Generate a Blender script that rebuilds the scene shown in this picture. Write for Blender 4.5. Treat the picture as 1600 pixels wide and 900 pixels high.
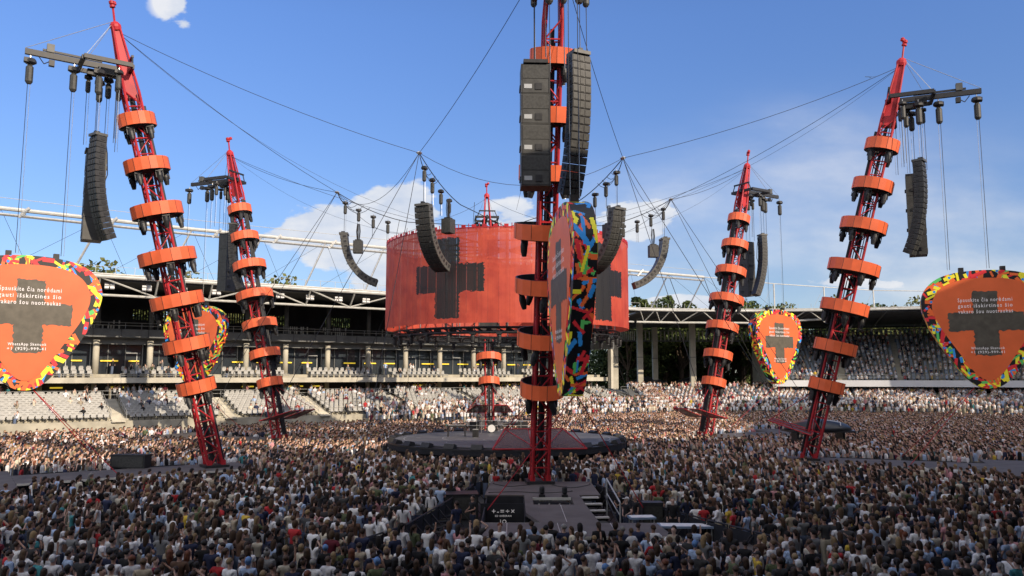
import bpy, math, random
import numpy as np
from mathutils import Vector, Matrix
random.seed(7); RNG = np.random.default_rng(7)
for o in list(bpy.data.objects): bpy.data.objects.remove(o)
SC = bpy.context.scene; COL = SC.collection
PI = math.pi
# ------------------------------------------------------------------ camera
cam = bpy.data.cameras.new('camera'); cam.sensor_width = 36; cam.lens = 36*1230/1600
cam.clip_start = .1; cam.clip_end = 6000
co = bpy.data.objects.new('camera', cam); COL.objects.link(co)
co.location = (0, 0, 7); co.rotation_euler = (math.radians(90+6.4), 0, 0); SC.camera = co
# ------------------------------------------------------------------ light
SUN_EL, SUN_AZ = 26, 45         # azimuth: degrees to the right of straight behind the camera
sdir = Vector((math.sin(math.radians(SUN_AZ))*math.cos(math.radians(SUN_EL)), -math.cos(math.radians(SUN_AZ))*math.cos(math.radians(SUN_EL)), math.sin(math.radians(SUN_EL))))
sl = bpy.data.lights.new('sun', 'SUN'); sl.energy = 5.0; sl.angle = math.radians(.5); sl.color = (1, .84, .65)
so = bpy.data.objects.new('sun', sl); COL.objects.link(so); so.rotation_euler = sdir.to_track_quat('Z', 'Y').to_euler()
W = bpy.data.worlds.new('World'); SC.world = W; W.use_nodes = True
nt = W.node_tree; nt.nodes.clear()
def N(t, typ, **kw):
    n = t.nodes.new(typ)
    for k, v in kw.items(): setattr(n, k, v)
    return n
def mathn(t, op, a, b=None, c=None):
    n = N(t, 'ShaderNodeMath', operation=op)
    for i, v in enumerate((a, b, c)):
        if v is None: continue
        if isinstance(v, (int, float)): n.inputs[i].default_value = v
        else: t.links.new(v, n.inputs[i])
    return n.outputs[0]
sky = N(nt, 'ShaderNodeTexSky', sky_type='NISHITA'); sky.sun_disc = False
sky.sun_elevation = math.radians(SUN_EL); sky.sun_rotation = math.radians(180-SUN_AZ)
sky.altitude = 100; sky.air_density = 1.0; sky.dust_density = .35; sky.ozone_density = 2.2
SKY_STR = .141; FILL_CLOUD = 10.0
hs = N(nt, 'ShaderNodeHueSaturation'); hs.inputs['Saturation'].default_value = 1.12; hs.inputs['Value'].default_value = 1
nt.links.new(sky.outputs[0], hs.inputs['Color'])
hs.inputs['Saturation'].default_value = 1.0
tc = N(nt, 'ShaderNodeTexCoord'); sx = N(nt, 'ShaderNodeSeparateXYZ'); nt.links.new(tc.outputs['Generated'], sx.inputs[0])
yy = mathn(nt, 'MAXIMUM', sx.outputs[1], .02)
U = mathn(nt, 'DIVIDE', sx.outputs[0], yy); V = mathn(nt, 'DIVIDE', sx.outputs[2], yy)
cm = N(nt, 'ShaderNodeCombineXYZ'); nt.links.new(U, cm.inputs[0]); nt.links.new(V, cm.inputs[1])
n1 = N(nt, 'ShaderNodeTexNoise'); n1.inputs['Scale'].default_value = 11; n1.inputs['Detail'].default_value = 9; n1.inputs['Roughness'].default_value = .58
mp = N(nt, 'ShaderNodeMapping'); mp.inputs['Scale'].default_value = (1, 1.9, 1); nt.links.new(cm.outputs[0], mp.inputs[0]); nt.links.new(mp.outputs[0], n1.inputs['Vector'])
n2 = N(nt, 'ShaderNodeTexNoise'); n2.inputs['Scale'].default_value = 4; n2.inputs['Detail'].default_value = 7
mp2 = N(nt, 'ShaderNodeMapping'); mp2.inputs['Scale'].default_value = (1, 3, 1); mp2.inputs['Rotation'].default_value = (0, 0, .15); nt.links.new(cm.outputs[0], mp2.inputs[0]); nt.links.new(mp2.outputs[0], n2.inputs['Vector'])
def blob(u, v, su, sv):
    a = mathn(nt, 'DIVIDE', mathn(nt, 'SUBTRACT', U, u), su); b = mathn(nt, 'DIVIDE', mathn(nt, 'SUBTRACT', V, v), sv)
    d = mathn(nt, 'ADD', mathn(nt, 'MULTIPLY', a, a), mathn(nt, 'MULTIPLY', b, b))
    return mathn(nt, 'POWER', 2.718, mathn(nt, 'MULTIPLY', d, -1.0))
def total(bl):
    s = None
    for b, k in bl:
        x = mathn(nt, 'MULTIPLY', blob(*b), k); s = x if s is None else mathn(nt, 'ADD', s, x)
    return s
cum = total([((-.245, .187, .055, .034), 1), ((-.145, .208, .052, .042), 1.15), ((-.21, .145, .05, .012), .45), ((-.455, .500, .026, .03), .8), ((-.43, .465, .016, .014), .5), ((.0, .205, .05, .03), .62),
             ((.165, .20, .06, .032), .72), ((.225, .092, .06, .013), .95), ((-.30, .177, .03, .012), .5), ((-.175, .12, .04, .02), .7), ((.42, .118, .12, .012), .55)])
c1 = mathn(nt, 'MULTIPLY_ADD', mathn(nt, 'SUBTRACT', n1.outputs[0], .42), 2.2, mathn(nt, 'MULTIPLY', cum, 1.25))
mr = N(nt, 'ShaderNodeMapRange'); mr.interpolation_type = 'SMOOTHSTEP'; mr.inputs[1].default_value = .52; mr.inputs[2].default_value = .74; nt.links.new(c1, mr.inputs[0])
gate = N(nt, 'ShaderNodeMapRange'); gate.inputs[1].default_value = .12; gate.inputs[2].default_value = .35; nt.links.new(cum, gate.inputs[0])
haz = total([((.40, .30, .11, .05), .9), ((.30, .24, .12, .05), .7), ((.58, .175, .22, .10), 1.1), ((.15, .19, .14, .07), .8), ((-.1, .15, .3, .06), .5), ((.42, .13, .3, .05), .7)])
c2 = mathn(nt, 'MULTIPLY', haz, mathn(nt, 'MULTIPLY_ADD', n2.outputs[0], 1.9, -.42))
mr2 = N(nt, 'ShaderNodeMapRange'); mr2.inputs[2].default_value = 1.0; mr2.inputs[4].default_value = .62; nt.links.new(c2, mr2.inputs[0])
cov = mathn(nt, 'MAXIMUM', mathn(nt, 'MULTIPLY', mathn(nt, 'MULTIPLY', mr.outputs[0], gate.outputs[0]), .93), mr2.outputs[0])
front = mathn(nt, 'GREATER_THAN', sx.outputs[1], .05); cov = mathn(nt, 'MULTIPLY', cov, front)
cr = N(nt, 'ShaderNodeMapRange'); cr.inputs[1].default_value = .3; cr.inputs[2].default_value = .62; nt.links.new(n1.outputs[0], cr.inputs[0])
cc = N(nt, 'ShaderNodeMix', data_type='RGBA'); cc.inputs[6].default_value = (3.9, 4.5, 5.6, 1); cc.inputs[7].default_value = (6.2, 6.25, 6.4, 1); nt.links.new(cr.outputs[0], cc.inputs[0])
grd = N(nt, 'ShaderNodeMapRange'); grd.inputs[1].default_value = .12; grd.inputs[2].default_value = .42; nt.links.new(sx.outputs[2], grd.inputs[0])
tg = N(nt, 'ShaderNodeMix', data_type='RGBA'); nt.links.new(grd.outputs[0], tg.inputs[0]); tg.inputs[6].default_value = (.69, .76, .94, 1); tg.inputs[7].default_value = (.80, .985, 1.38, 1)
tn = N(nt, 'ShaderNodeVectorMath', operation='MULTIPLY'); nt.links.new(hs.outputs[0], tn.inputs[0]); nt.links.new(tg.outputs[2], tn.inputs[1])
mx = N(nt, 'ShaderNodeMix', data_type='RGBA'); nt.links.new(cov, mx.inputs[0]); nt.links.new(tn.outputs[0], mx.inputs[6]); nt.links.new(cc.outputs[2], mx.inputs[7])
# unseen bright cloud field added overhead and behind the camera as fill light
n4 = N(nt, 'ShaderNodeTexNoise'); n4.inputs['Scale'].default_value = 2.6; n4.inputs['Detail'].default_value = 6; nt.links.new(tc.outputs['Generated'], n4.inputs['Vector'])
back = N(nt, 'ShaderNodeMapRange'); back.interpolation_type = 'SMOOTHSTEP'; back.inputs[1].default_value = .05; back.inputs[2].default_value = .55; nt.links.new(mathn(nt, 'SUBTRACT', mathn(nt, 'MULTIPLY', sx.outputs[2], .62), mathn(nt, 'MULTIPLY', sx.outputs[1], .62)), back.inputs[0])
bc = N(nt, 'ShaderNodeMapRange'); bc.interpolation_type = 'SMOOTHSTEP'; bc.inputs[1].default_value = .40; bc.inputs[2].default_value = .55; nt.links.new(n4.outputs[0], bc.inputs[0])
mb = N(nt, 'ShaderNodeMix', data_type='RGBA'); nt.links.new(mathn(nt, 'MULTIPLY', back.outputs[0], bc.outputs[0]), mb.inputs[0]); nt.links.new(mx.outputs[2], mb.inputs[6]); mb.inputs[7].default_value = (FILL_CLOUD*1.05, FILL_CLOUD, FILL_CLOUD*.98, 1)
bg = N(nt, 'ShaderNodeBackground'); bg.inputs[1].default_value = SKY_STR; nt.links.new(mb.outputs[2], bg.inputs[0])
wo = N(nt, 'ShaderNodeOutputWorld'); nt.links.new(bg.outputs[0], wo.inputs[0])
SC.view_settings.view_transform = 'Standard'; SC.view_settings.look = 'None'; SC.view_settings.exposure = 0; SC.view_settings.gamma = 1
SC.render.engine = 'CYCLES'; SC.cycles.max_bounces = 5; SC.cycles.transparent_max_bounces = 12

# ------------------------------------------------------------------ materials
def mat(name, col, rough=.7, metal=0, noise=.15, scale=3, emit=0, bump=0, spec=.4, ecol=None):
    m = bpy.data.materials.new(name); m.use_nodes = True; t = m.node_tree; b = t.nodes['Principled BSDF']
    b.inputs['Roughness'].default_value = rough; b.inputs['Metallic'].default_value = metal; b.inputs['Specular IOR Level'].default_value = spec
    if noise:
        tx = N(t, 'ShaderNodeTexCoord'); n = N(t, 'ShaderNodeTexNoise'); n.inputs['Scale'].default_value = scale; n.inputs['Detail'].default_value = 5
        t.links.new(tx.outputs['Object'], n.inputs['Vector'])
        mm = N(t, 'ShaderNodeMix', data_type='RGBA'); mr_ = N(t, 'ShaderNodeMapRange'); mr_.inputs[1].default_value = .3; mr_.inputs[2].default_value = .7
        t.links.new(n.outputs[0], mr_.inputs[0]); t.links.new(mr_.outputs[0], mm.inputs[0])
        mm.inputs[6].default_value = tuple(c*(1-noise) for c in col)+(1,); mm.inputs[7].default_value = tuple(min(1, c*(1+noise)) for c in col)+(1,)
        t.links.new(mm.outputs[2], b.inputs['Base Color'])
        if bump:
            bp = N(t, 'ShaderNodeBump'); bp.inputs['Strength'].default_value = bump; t.links.new(n.outputs[0], bp.inputs['Height']); t.links.new(bp.outputs[0], b.inputs['Normal'])
        if emit and not ecol: t.links.new(mm.outputs[2], b.inputs['Emission Color'])
    else: b.inputs['Base Color'].default_value = tuple(col)+(1,)
    if emit:
        if ecol or not noise: b.inputs['Emission Color'].default_value = tuple(ecol or col)+(1,)
        b.inputs['Emission Strength'].default_value = emit
    return m
M = dict(
 red=mat('red_paint', (.42, .018, .026), .55, 0, .22, 1.5), black=mat('black_metal', (.022, .022, .024), .5, 0, .3, 4), rubber=mat('black_cable', (.02, .02, .024), .6, 0, 0),
 grille=mat('speaker_grille', (.045, .045, .042), .55, 0, .35, 9), grey=mat('speaker_cabinet', (.085, .085, .08), .5, 0, .2, 3), cab=mat('dark_cabinet', (.034, .034, .035), .5, 0, .25, 3), cab2=mat('sub_cabinet', (.055, .055, .052), .5, 0, .25, 3),
 silver=mat('galvanised_steel', (.5, .5, .48), .35, .6, .15, 3),
 band=mat('orange_screen', (.64, .115, .040), .5, 0, .16, .9, .15), bandin=mat('band_inside', (.03, .03, .03), .7), lens=mat('lamp_glass', (.12, .14, .15), .12, 0, 0, spec=.8),
 face=mat('orange_picture', (.68, .130, .042), .45, 0, .14, .5, .16), ink=mat('dark_ink', (.10, .088, .068), .5, 0, .2, 3, .06), white_ink=mat('white_ink', (.8, .76, .76), .5, 0, 0, emit=.15),
 cy=mat('confetti_yellow', (.80, .72, .04), .5, 0, 0, emit=.2), cg=mat('confetti_green', (.10, .48, .12), .5, 0, 0, emit=.2), cb=mat('confetti_blue', (.03, .25, .66), .5, 0, 0, emit=.2),
 cr=mat('confetti_red', (.62, .03, .04), .5, 0, 0, emit=.2), co=mat('confetti_orange', (.76, .14, .035), .5, 0, 0, emit=.2), ck=mat('confetti_black', (.02, .02, .022), .5, 0, 0),
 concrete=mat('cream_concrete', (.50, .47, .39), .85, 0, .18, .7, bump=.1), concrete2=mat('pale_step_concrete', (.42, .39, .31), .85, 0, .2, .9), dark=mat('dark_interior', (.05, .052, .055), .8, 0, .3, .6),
 parapet=mat('grey_cladding', (.15, .155, .155), .6, 0, .15, 1.2), whitepipe=mat('white_pipe', (.52, .52, .49), .4, .1, .12, 1.5), fascia=mat('white_fascia', (.68, .69, .72), .5, 0, .06, .3),
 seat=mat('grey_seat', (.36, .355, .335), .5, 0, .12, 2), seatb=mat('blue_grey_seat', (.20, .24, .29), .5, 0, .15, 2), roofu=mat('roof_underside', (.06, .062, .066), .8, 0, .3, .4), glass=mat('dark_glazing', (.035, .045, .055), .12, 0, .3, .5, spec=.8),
 yellow=mat('yellow_strip_lamp', (.85, .6, .05), .5, 0, 0, emit=.7), ground=mat('field_cover', (.075, .075, .075), .9, 0, .3, .3), deck=mat('stage_deck', (.105, .092, .088), .75, 0, .22, 1.0), deckedge=mat('deck_edge', (.6, .57, .5), .5, 0, .1, 2),
 stage=mat('round_stage_floor', (.095, .095, .10), .6, 0, .25, .6), cloth=mat('black_cloth', (.016, .017, .022), .85, 0, .3, 2), wood=mat('trunk_bark', (.09, .065, .045), .9, 0, .3, 3),
 step=mat('white_step', (.5, .49, .46), .6, 0, .15, 4), tile=mat('roof_sheet', (.20, .20, .21), .6, 0, .15, .4), tarp=mat('black_tarpaulin', (.03, .032, .036), .3, 0, .3, 1.5), grass=mat('grass_bank', (.05, .08, .025), .95, 0, .4, .2),
 louvre=mat('pale_louvre', (.55, .54, .50), .6, 0, .1, 2), rail=mat('steel_rail', (.42, .43, .43), .4, .3, 0), white=mat('white_plastic', (.7, .7, .7), .5, 0, .08, 3), blued=mat('blue_board', (.20, .27, .38), .6, 0, .15, 2))
def leafmat(name, a, b):
    m = bpy.data.materials.new(name); m.use_nodes = True; t = m.node_tree; bs = t.nodes['Principled BSDF']
    g = N(t, 'ShaderNodeNewGeometry'); mm = N(t, 'ShaderNodeMix', data_type='RGBA'); mm.inputs[6].default_value = a+(1,); mm.inputs[7].default_value = b+(1,)
    t.links.new(g.outputs['Random Per Island'], mm.inputs[0]); t.links.new(mm.outputs[2], bs.inputs['Base Color']); bs.inputs['Roughness'].default_value = .7; bs.inputs['Specular IOR Level'].default_value = .2
    return m
M['leaf1'] = leafmat('broad_leaves', (.035, .055, .018), (.12, .15, .045)); M['leaf2'] = leafmat('dark_leaves', (.022, .040, .016), (.07, .10, .035)); M['leaf3'] = leafmat('olive_leaves', (.06, .08, .02), (.17, .17, .06))
def pinknet():
    m = bpy.data.materials.new('pink_netting'); m.use_nodes = True; t = m.node_tree; b = t.nodes['Principled BSDF']; out = t.nodes['Material Output']
    b.inputs['Base Color'].default_value = (.13, .085, .088, 1); b.inputs['Roughness'].default_value = .7
    tr = N(t, 'ShaderNodeBsdfTransparent'); mxs = N(t, 'ShaderNodeMixShader'); mxs.inputs[0].default_value = .68
    t.links.new(tr.outputs[0], mxs.inputs[1]); t.links.new(b.outputs[0], mxs.inputs[2]); t.links.new(mxs.outputs[0], out.inputs[0]); return m
M['net'] = pinknet()
def objcol(name, rough=.8, noise=.12):       # colour comes from the object's own colour
    m = bpy.data.materials.new(name); m.use_nodes = True; t = m.node_tree; b = t.nodes['Principled BSDF']; oi = N(t, 'ShaderNodeObjectInfo')
    tx = N(t, 'ShaderNodeTexCoord'); n = N(t, 'ShaderNodeTexNoise'); n.inputs['Scale'].default_value = 9; n.inputs['Detail'].default_value = 4; t.links.new(tx.outputs['Object'], n.inputs['Vector'])
    mr_ = N(t, 'ShaderNodeMapRange'); mr_.inputs[1].default_value = .3; mr_.inputs[2].default_value = .7; mr_.inputs[3].default_value = 1-noise*2; mr_.inputs[4].default_value = 1+noise; t.links.new(n.outputs[0], mr_.inputs[0])
    vm = N(t, 'ShaderNodeVectorMath', operation='SCALE'); t.links.new(oi.outputs['Color'], vm.inputs[0]); t.links.new(mr_.outputs[0], vm.inputs[3]); t.links.new(vm.outputs[0], b.inputs['Base Color'])
    bp = N(t, 'ShaderNodeBump'); bp.inputs['Strength'].default_value = .5; bp.inputs['Distance'].default_value = .03; t.links.new(n.outputs[0], bp.inputs['Height']); t.links.new(bp.outputs[0], b.inputs['Normal'])
    b.inputs['Roughness'].default_value = rough; b.inputs['Specular IOR Level'].default_value = .25; return m
M['skin'] = objcol('skin', .55, .05); M['fabric'] = objcol('fabric', .85, .15); M['hair'] = objcol('hair_strands', .5, .3)
def vcol():
    m = bpy.data.materials.new('crowd_colours'); m.use_nodes = True; t = m.node_tree; b = t.nodes['Principled BSDF']
    a = N(t, 'ShaderNodeAttribute'); a.attribute_name = 'Col'; t.links.new(a.outputs['Color'], b.inputs['Base Color']); b.inputs['Roughness'].default_value = .8; b.inputs['Specular IOR Level'].default_value = .25; return m
M['crowd'] = vcol()
M['eye'] = mat('eye_dark', (.02, .02, .02), .3, 0, 0)

# ------------------------------------------------------------------ mesh builder
class MB:
    def __init__(s): s.v = []; s.f = []; s.m = []; s.mats = []
    def mi(s, m):
        if m not in s.mats: s.mats.append(m)
        return s.mats.index(m)
    def add(s, vs, fs, m):
        k = len(s.v); i = s.mi(m); s.v += [tuple(v) for v in vs]
        for f in fs: s.f.append([a+k for a in f]); s.m.append(i)
    def box(s, c, d, m, rz=0, rot=None):
        c = Vector(c); h = Vector(d)/2; R = rot if rot else Matrix.Rotation(rz, 3, 'Z')
        vs = [c+R@Vector((x*h.x, y*h.y, z*h.z)) for x, y, z in ((-1,-1,-1),(1,-1,-1),(1,1,-1),(-1,1,-1),(-1,-1,1),(1,-1,1),(1,1,1),(-1,1,1))]
        s.add(vs, [(0,3,2,1),(4,5,6,7),(0,1,5,4),(1,2,6,5),(2,3,7,6),(3,0,4,7)], m)
    def bar(s, a, b, r, m, n=6, r2=None):
        a = Vector(a); b = Vector(b); d = b-a
        if d.length < 1e-6: return
        q = d.to_track_quat('Z', 'Y').to_matrix(); r2 = r if r2 is None else r2
        vs = [a+q@Vector((r*math.cos(2*PI*i/n), r*math.sin(2*PI*i/n), 0)) for i in range(n)]+[b+q@Vector((r2*math.cos(2*PI*i/n), r2*math.sin(2*PI*i/n), 0)) for i in range(n)]
        s.add(vs, [(i, (i+1)%n, n+(i+1)%n, n+i) for i in range(n)]+[tuple(range(n))[::-1], tuple(range(n, 2*n))], m)
    def path(s, pts, r, m, n=5):
        for a, b in zip(pts, pts[1:]): s.bar(a, b, r, m, n)
    def lathe(s, prof, m, n=16, c=(0,0,0), rot=None, caps=True):
        c = Vector(c); vs = []
        for r, z in prof:
            for i in range(n):
                p = Vector((r*math.cos(2*PI*i/n), r*math.sin(2*PI*i/n), z)); vs.append(c+(rot@p if rot else p))
        fs = [(j*n+i, j*n+(i+1)%n, (j+1)*n+(i+1)%n, (j+1)*n+i) for j in range(len(prof)-1) for i in range(n)]
        if caps: fs += [tuple(range(n))[::-1], tuple(range((len(prof)-1)*n, len(prof)*n))]
        s.add(vs, fs, m)
    def prism(s, poly, z0, z1, m, top=None):
        n = len(poly); vs = [(x, y, z0) for x, y in poly]+[(x, y, z1) for x, y in poly]
        s.add(vs, [(i, (i+1)%n, n+(i+1)%n, n+i) for i in range(n)]+[tuple(range(n))[::-1]], m); s.add(vs[n:], [tuple(range(n))], top or m)
    def quad(s, a, b, c, d, m): s.add([a, b, c, d], [(0,1,2,3)], m)
    def slab(s, P, m, th):      # quad P thickened downward
        vs = [tuple(p) for p in P]+[(p[0], p[1], p[2]-th) for p in P]
        s.add(vs, [(0,1,2,3),(7,6,5,4),(0,4,5,1),(1,5,6,2),(2,6,7,3),(3,7,4,0)], m)
    def tf(s, R):
        s.v = [tuple(R@Vector(v)) for v in s.v]; return s
    def mesh(s, name, smooth=False):
        me = bpy.data.meshes.new(name); me.from_pydata(s.v, [], s.f)
        for m in s.mats: me.materials.append(m)
        me.polygons.foreach_set('material_index', s.m)
        if smooth: me.polygons.foreach_set('use_smooth', [True]*len(s.f))
        me.update(); return me
    def build(s, name, parent=None, smooth=False):
        o = bpy.data.objects.new(name, s.mesh(name, smooth)); COL.objects.link(o)
        if parent: o.parent = parent
        return o
def empty(name, loc=(0,0,0), rz=0):
    o = bpy.data.objects.new(name, None); COL.objects.link(o); o.location = loc; o.rotation_euler = (0, 0, rz); o.empty_display_size = .3; return o
def tag(o, label=None, cat=None, group=None, kind=None):
    if label and len(label.split()) > 16: print('LONG', label)
    for k, v in (('label', label), ('category', cat), ('group', group), ('kind', kind)):
        if v: o[k] = v
    return o
CH = {}
def copy_tree(o, parent=None):
    if o.name not in CH: CH[o.name] = list(o.children)
    c = o.copy(); COL.objects.link(c); c.parent = parent
    for ch in CH[o.name]: copy_tree(ch, c)
    return c

# ------------------------------------------------------------------ geometry of the place
C = Vector((-.4, 65, 0))
def rad(a): return math.radians(a)
def P(a, R, z=0, lat=0):
    o = Vector((math.cos(rad(a)), math.sin(rad(a)), 0)); t = Vector((-o.y, o.x, 0)); return C+o*R+t*lat+Vector((0, 0, z))
MAST = {'N': (-84.8, 21.0), 'LN': (-144.8, 23.0), 'RN': (-22.8, 23.0), 'LF': (158.2, 22.5), 'RF': (32.2, 22.5), 'F': (95.2, 22.5)}
WHERE = {'N': 'in the centre foreground', 'LN': 'at the left, nearest the camera', 'RN': 'at the right, nearest the camera', 'LF': 'at the left, farther back', 'RF': 'at the right, farther back', 'F': 'far behind the round stage'}
SHORT = {'N': 'central foreground mast', 'LN': 'left front mast', 'RN': 'right front mast', 'LF': 'left rear mast', 'RF': 'right rear mast', 'F': 'far mast behind the stage'}
# stand frames: s along the roof edge, n away from the field
A0 = Vector((-43.6, 83.2)); U0 = Vector((.833, .553)).normalized(); N0 = Vector((-U0.y, U0.x))
def L(s, n, z): p = A0+U0*s+N0*n; return (p.x, p.y, z)
S0, S1 = -52, 77
# right side edge line: polyline continuing from the left stand
EDGE = [A0+U0*77, Vector((26.5, 127.2)), Vector((39.4, 128.2)), Vector((52, 126.6)), Vector((64.4, 123.0)), Vector((76, 116.0)), Vector((88, 104.5)), Vector((98, 90))]
def edge_n(i):
    a = EDGE[max(0, i-1)]; b = EDGE[min(len(EDGE)-1, i+1)]; d = (b-a).normalized(); return Vector((-d.y, d.x))
def E(i, n, z): p = EDGE[i]+edge_n(i)*n; return (p.x, p.y, z)
def Ef(t, n, z):
    i = min(int(t), len(EDGE)-2); f = t-i; a = Vector(E(i, n, z)); b = Vector(E(i+1, n, z)); return tuple(a.lerp(b, f))

# ------------------------------------------------------------------ ground
b = MB(); b.quad((-3000,-3000,-.05), (3000,-3000,-.05), (3000,3000,-.05), (-3000,3000,-.05), M['grass']); tag(b.build('ground'), kind='structure')
b = MB(); b.prism([(-95,-20),(95,-20),(100,100),(60,140),(0,150),(-80,110)], -.04, 0, M['ground']); tag(b.build('pitch'), kind='structure')

# ------------------------------------------------------------------ camera-side grandstand roof (casts the evening shade)
t = empty('grandstand_roof', (20, -5, 0)); tag(t, 'high grandstand roof over the camera side that shades the front crowd', 'roof')
inner = [(-62,-30),(-32,-12),(-7.5,4.5),(7.5,12.5),(16.5,18.5),(29.5,24.5),(45.5,27.5),(60,37),(65,52),(68,70),(71,92)]
outer = [(-56,-44),(-26,-26),(-1,-11),(15,-3),(25,4),(37,9),(52,12),(73,25),(80,48),(83,70),(86,96)]
b = MB()
for i in range(len(inner)-1):
    b.slab([inner[i]+(27.6,), inner[i+1]+(27.6,), outer[i+1]+(27.6,), outer[i]+(27.6,)], M['fascia'], .6)
o = b.build('roof_deck', t); o.matrix_parent_inverse = Matrix.Translation((-20, 5, 0))
b = MB()
for i in range(len(inner)-1):
    a, c = Vector(outer[i]+(0,)), Vector(outer[i+1]+(0,)); d = (c-a); nn = Vector((-d.y, d.x, 0)).normalized()*.3
    b.prism([(a.x, a.y), (c.x, c.y), (c.x-nn.x, c.y-nn.y), (a.x-nn.x, a.y-nn.y)], 0, 26.98, M['concrete'])
o = b.build('rear_wall', t); o.matrix_parent_inverse = Matrix.Translation((-20, 5, 0))

# ------------------------------------------------------------------ left stand
st = empty('grandstand', (0, 0, 0)); tag(st, 'long three level grandstand with box seats and grey seats across the left and centre', 'grandstand')
AIS = [-32.2, -20.7, -9.2, 2.3, 13.9, 25, 36.9, 48.5, 60, 71.5]
NR, RD, ZF, RZ = 11, .8, 2.3, .2
b = MB()
for r in range(NR):
    z = ZF+r*RZ
    b.slab([L(S0, r*RD, z), L(S1, r*RD, z), L(S1, NR*RD+3.5, z), L(S0, NR*RD+3.5, z)], M['concrete2'], RZ if r else ZF)
for r in (1, 2, 3): b.slab([L(30, -.8*r, ZF-.5*r), L(S1, -.8*r, ZF-.5*r), L(S1, 0, ZF-.5*r), L(30, 0, ZF-.5*r)], M['concrete2'], .5)
b.build('lower_terrace', st)
for s in AIS:
    b = MB()
    for r in range(NR):
        z = ZF+r*RZ
        for k in (0, 1):
            b.slab([L(s-.65, r*RD-.35*(1-k)+.02, z+.02+.1*k), L(s+.65, r*RD-.35*(1-k)+.02, z+.02+.1*k), L(s+.65, r*RD+.5, z+.02+.1*k), L(s-.65, r*RD+.5, z+.02+.1*k)], M['concrete'], .14)
    b.build('aisle_steps', st)
b = MB()   # back wall of concourse and of the upper bar, end wall
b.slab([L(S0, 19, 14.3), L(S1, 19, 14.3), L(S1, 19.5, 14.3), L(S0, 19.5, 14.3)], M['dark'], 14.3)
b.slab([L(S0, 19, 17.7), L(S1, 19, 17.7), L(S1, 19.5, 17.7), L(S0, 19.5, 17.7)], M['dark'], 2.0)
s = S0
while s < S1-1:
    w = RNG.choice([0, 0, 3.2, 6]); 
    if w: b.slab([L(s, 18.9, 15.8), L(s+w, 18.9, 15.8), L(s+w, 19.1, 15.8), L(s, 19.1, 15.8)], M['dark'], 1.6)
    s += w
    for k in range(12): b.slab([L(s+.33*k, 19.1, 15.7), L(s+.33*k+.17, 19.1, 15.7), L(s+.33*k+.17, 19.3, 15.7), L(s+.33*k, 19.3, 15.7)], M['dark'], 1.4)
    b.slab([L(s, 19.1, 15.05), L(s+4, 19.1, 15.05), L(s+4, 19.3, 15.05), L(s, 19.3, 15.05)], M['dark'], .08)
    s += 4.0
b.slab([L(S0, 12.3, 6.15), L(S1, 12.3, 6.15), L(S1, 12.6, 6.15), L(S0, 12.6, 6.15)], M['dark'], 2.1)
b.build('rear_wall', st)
b = MB(); b.slab([L(S1-.5, 6.5, 12.7), L(S1, 6.5, 12.7), L(S1, 19.5, 12.7), L(S1-.5, 19.5, 12.7)], M['parapet'], 1.2); 
b.slab([L(S1-.6, 6.6, 11.5), L(S1-.1, 6.6, 11.5), L(S1-.1, 7.4, 11.5), L(S1-.6, 7.4, 11.5)], M['concrete'], 6.5)
b.slab([L(S1-.5, 14, 11.49), L(S1-.02, 14, 11.49), L(S1-.02, 19.4, 11.49), L(S1-.5, 19.4, 11.49)], M['dark'], 11.4)
b.build('end_frame', st)
b = MB(); b.slab([L(S0, 8.2, 6.85), L(S1, 8.2, 6.85), L(S1, 19, 6.85), L(S0, 19, 6.85)], M['concrete'], .62)
b.slab([L(S0, 10.2, 7.25), L(S1, 10.2, 7.25), L(S1, 14, 7.25), L(S0, 14, 7.25)], M['concrete2'], .39); b.build('box_balcony', st)
b = MB(); b.slab([L(S0, 11.2, 12.65), L(S1, 11.2, 12.65), L(S1, 11.4, 12.65), L(S0, 11.4, 12.65)], M['parapet'], 1.0)
b.slab([L(S0, 11.42, 11.9), L(S1, 11.42, 11.9), L(S1, 19, 11.9), L(S0, 19, 11.9)], M['parapet'], .3)
b.slab([L(S0, 12.6, 11.6), L(S1, 12.6, 11.6), L(S1, 12.9, 11.6), L(S0, 12.9, 11.6)], M['parapet'], .75)
for k in range(int((S1-S0)/3)): b.box(Vector(L(S0+3*k+1.5, 11.18, 12.15)), (.05, .05, .98), M['dark'], math.atan2(U0.y, U0.x))
b.build('upper_parapet', st)
b = MB(); b.slab([L(S0, 14, 11.55), L(S1-.7, 14, 11.55), L(S1-.7, 14.1, 11.55), L(S0, 14.1, 11.55)], M['glass'], 4.25); b.build('box_glazing', st)
b = MB()
s = S0+.7; k = 0
while s < S1-1:
    b.slab([L(s, 13.86, 11.0), L(s+.1, 13.86, 11.0), L(s+.1, 13.98, 11.0), L(s, 13.98, 11.0)], M['rail'] if k%3 == 0 else M['parapet'], 3.7)
    if k%4 == 1:
        b.slab([L(s+.1, 13.88, 9.9), L(s+1.3, 13.88, 9.9), L(s+1.3, 13.97, 9.9), L(s+.1, 13.97, 9.9)], M['rail'], .1)
        b.slab([L(s+1.3, 13.88, 9.9), L(s+1.4, 13.88, 9.9), L(s+1.4, 13.97, 9.9), L(s+1.3, 13.97, 9.9)], M['rail'], 2.6)
    s += 1.92; k += 1
b.build('glazing_frame', st)
b = MB(); s = S0+1
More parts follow.
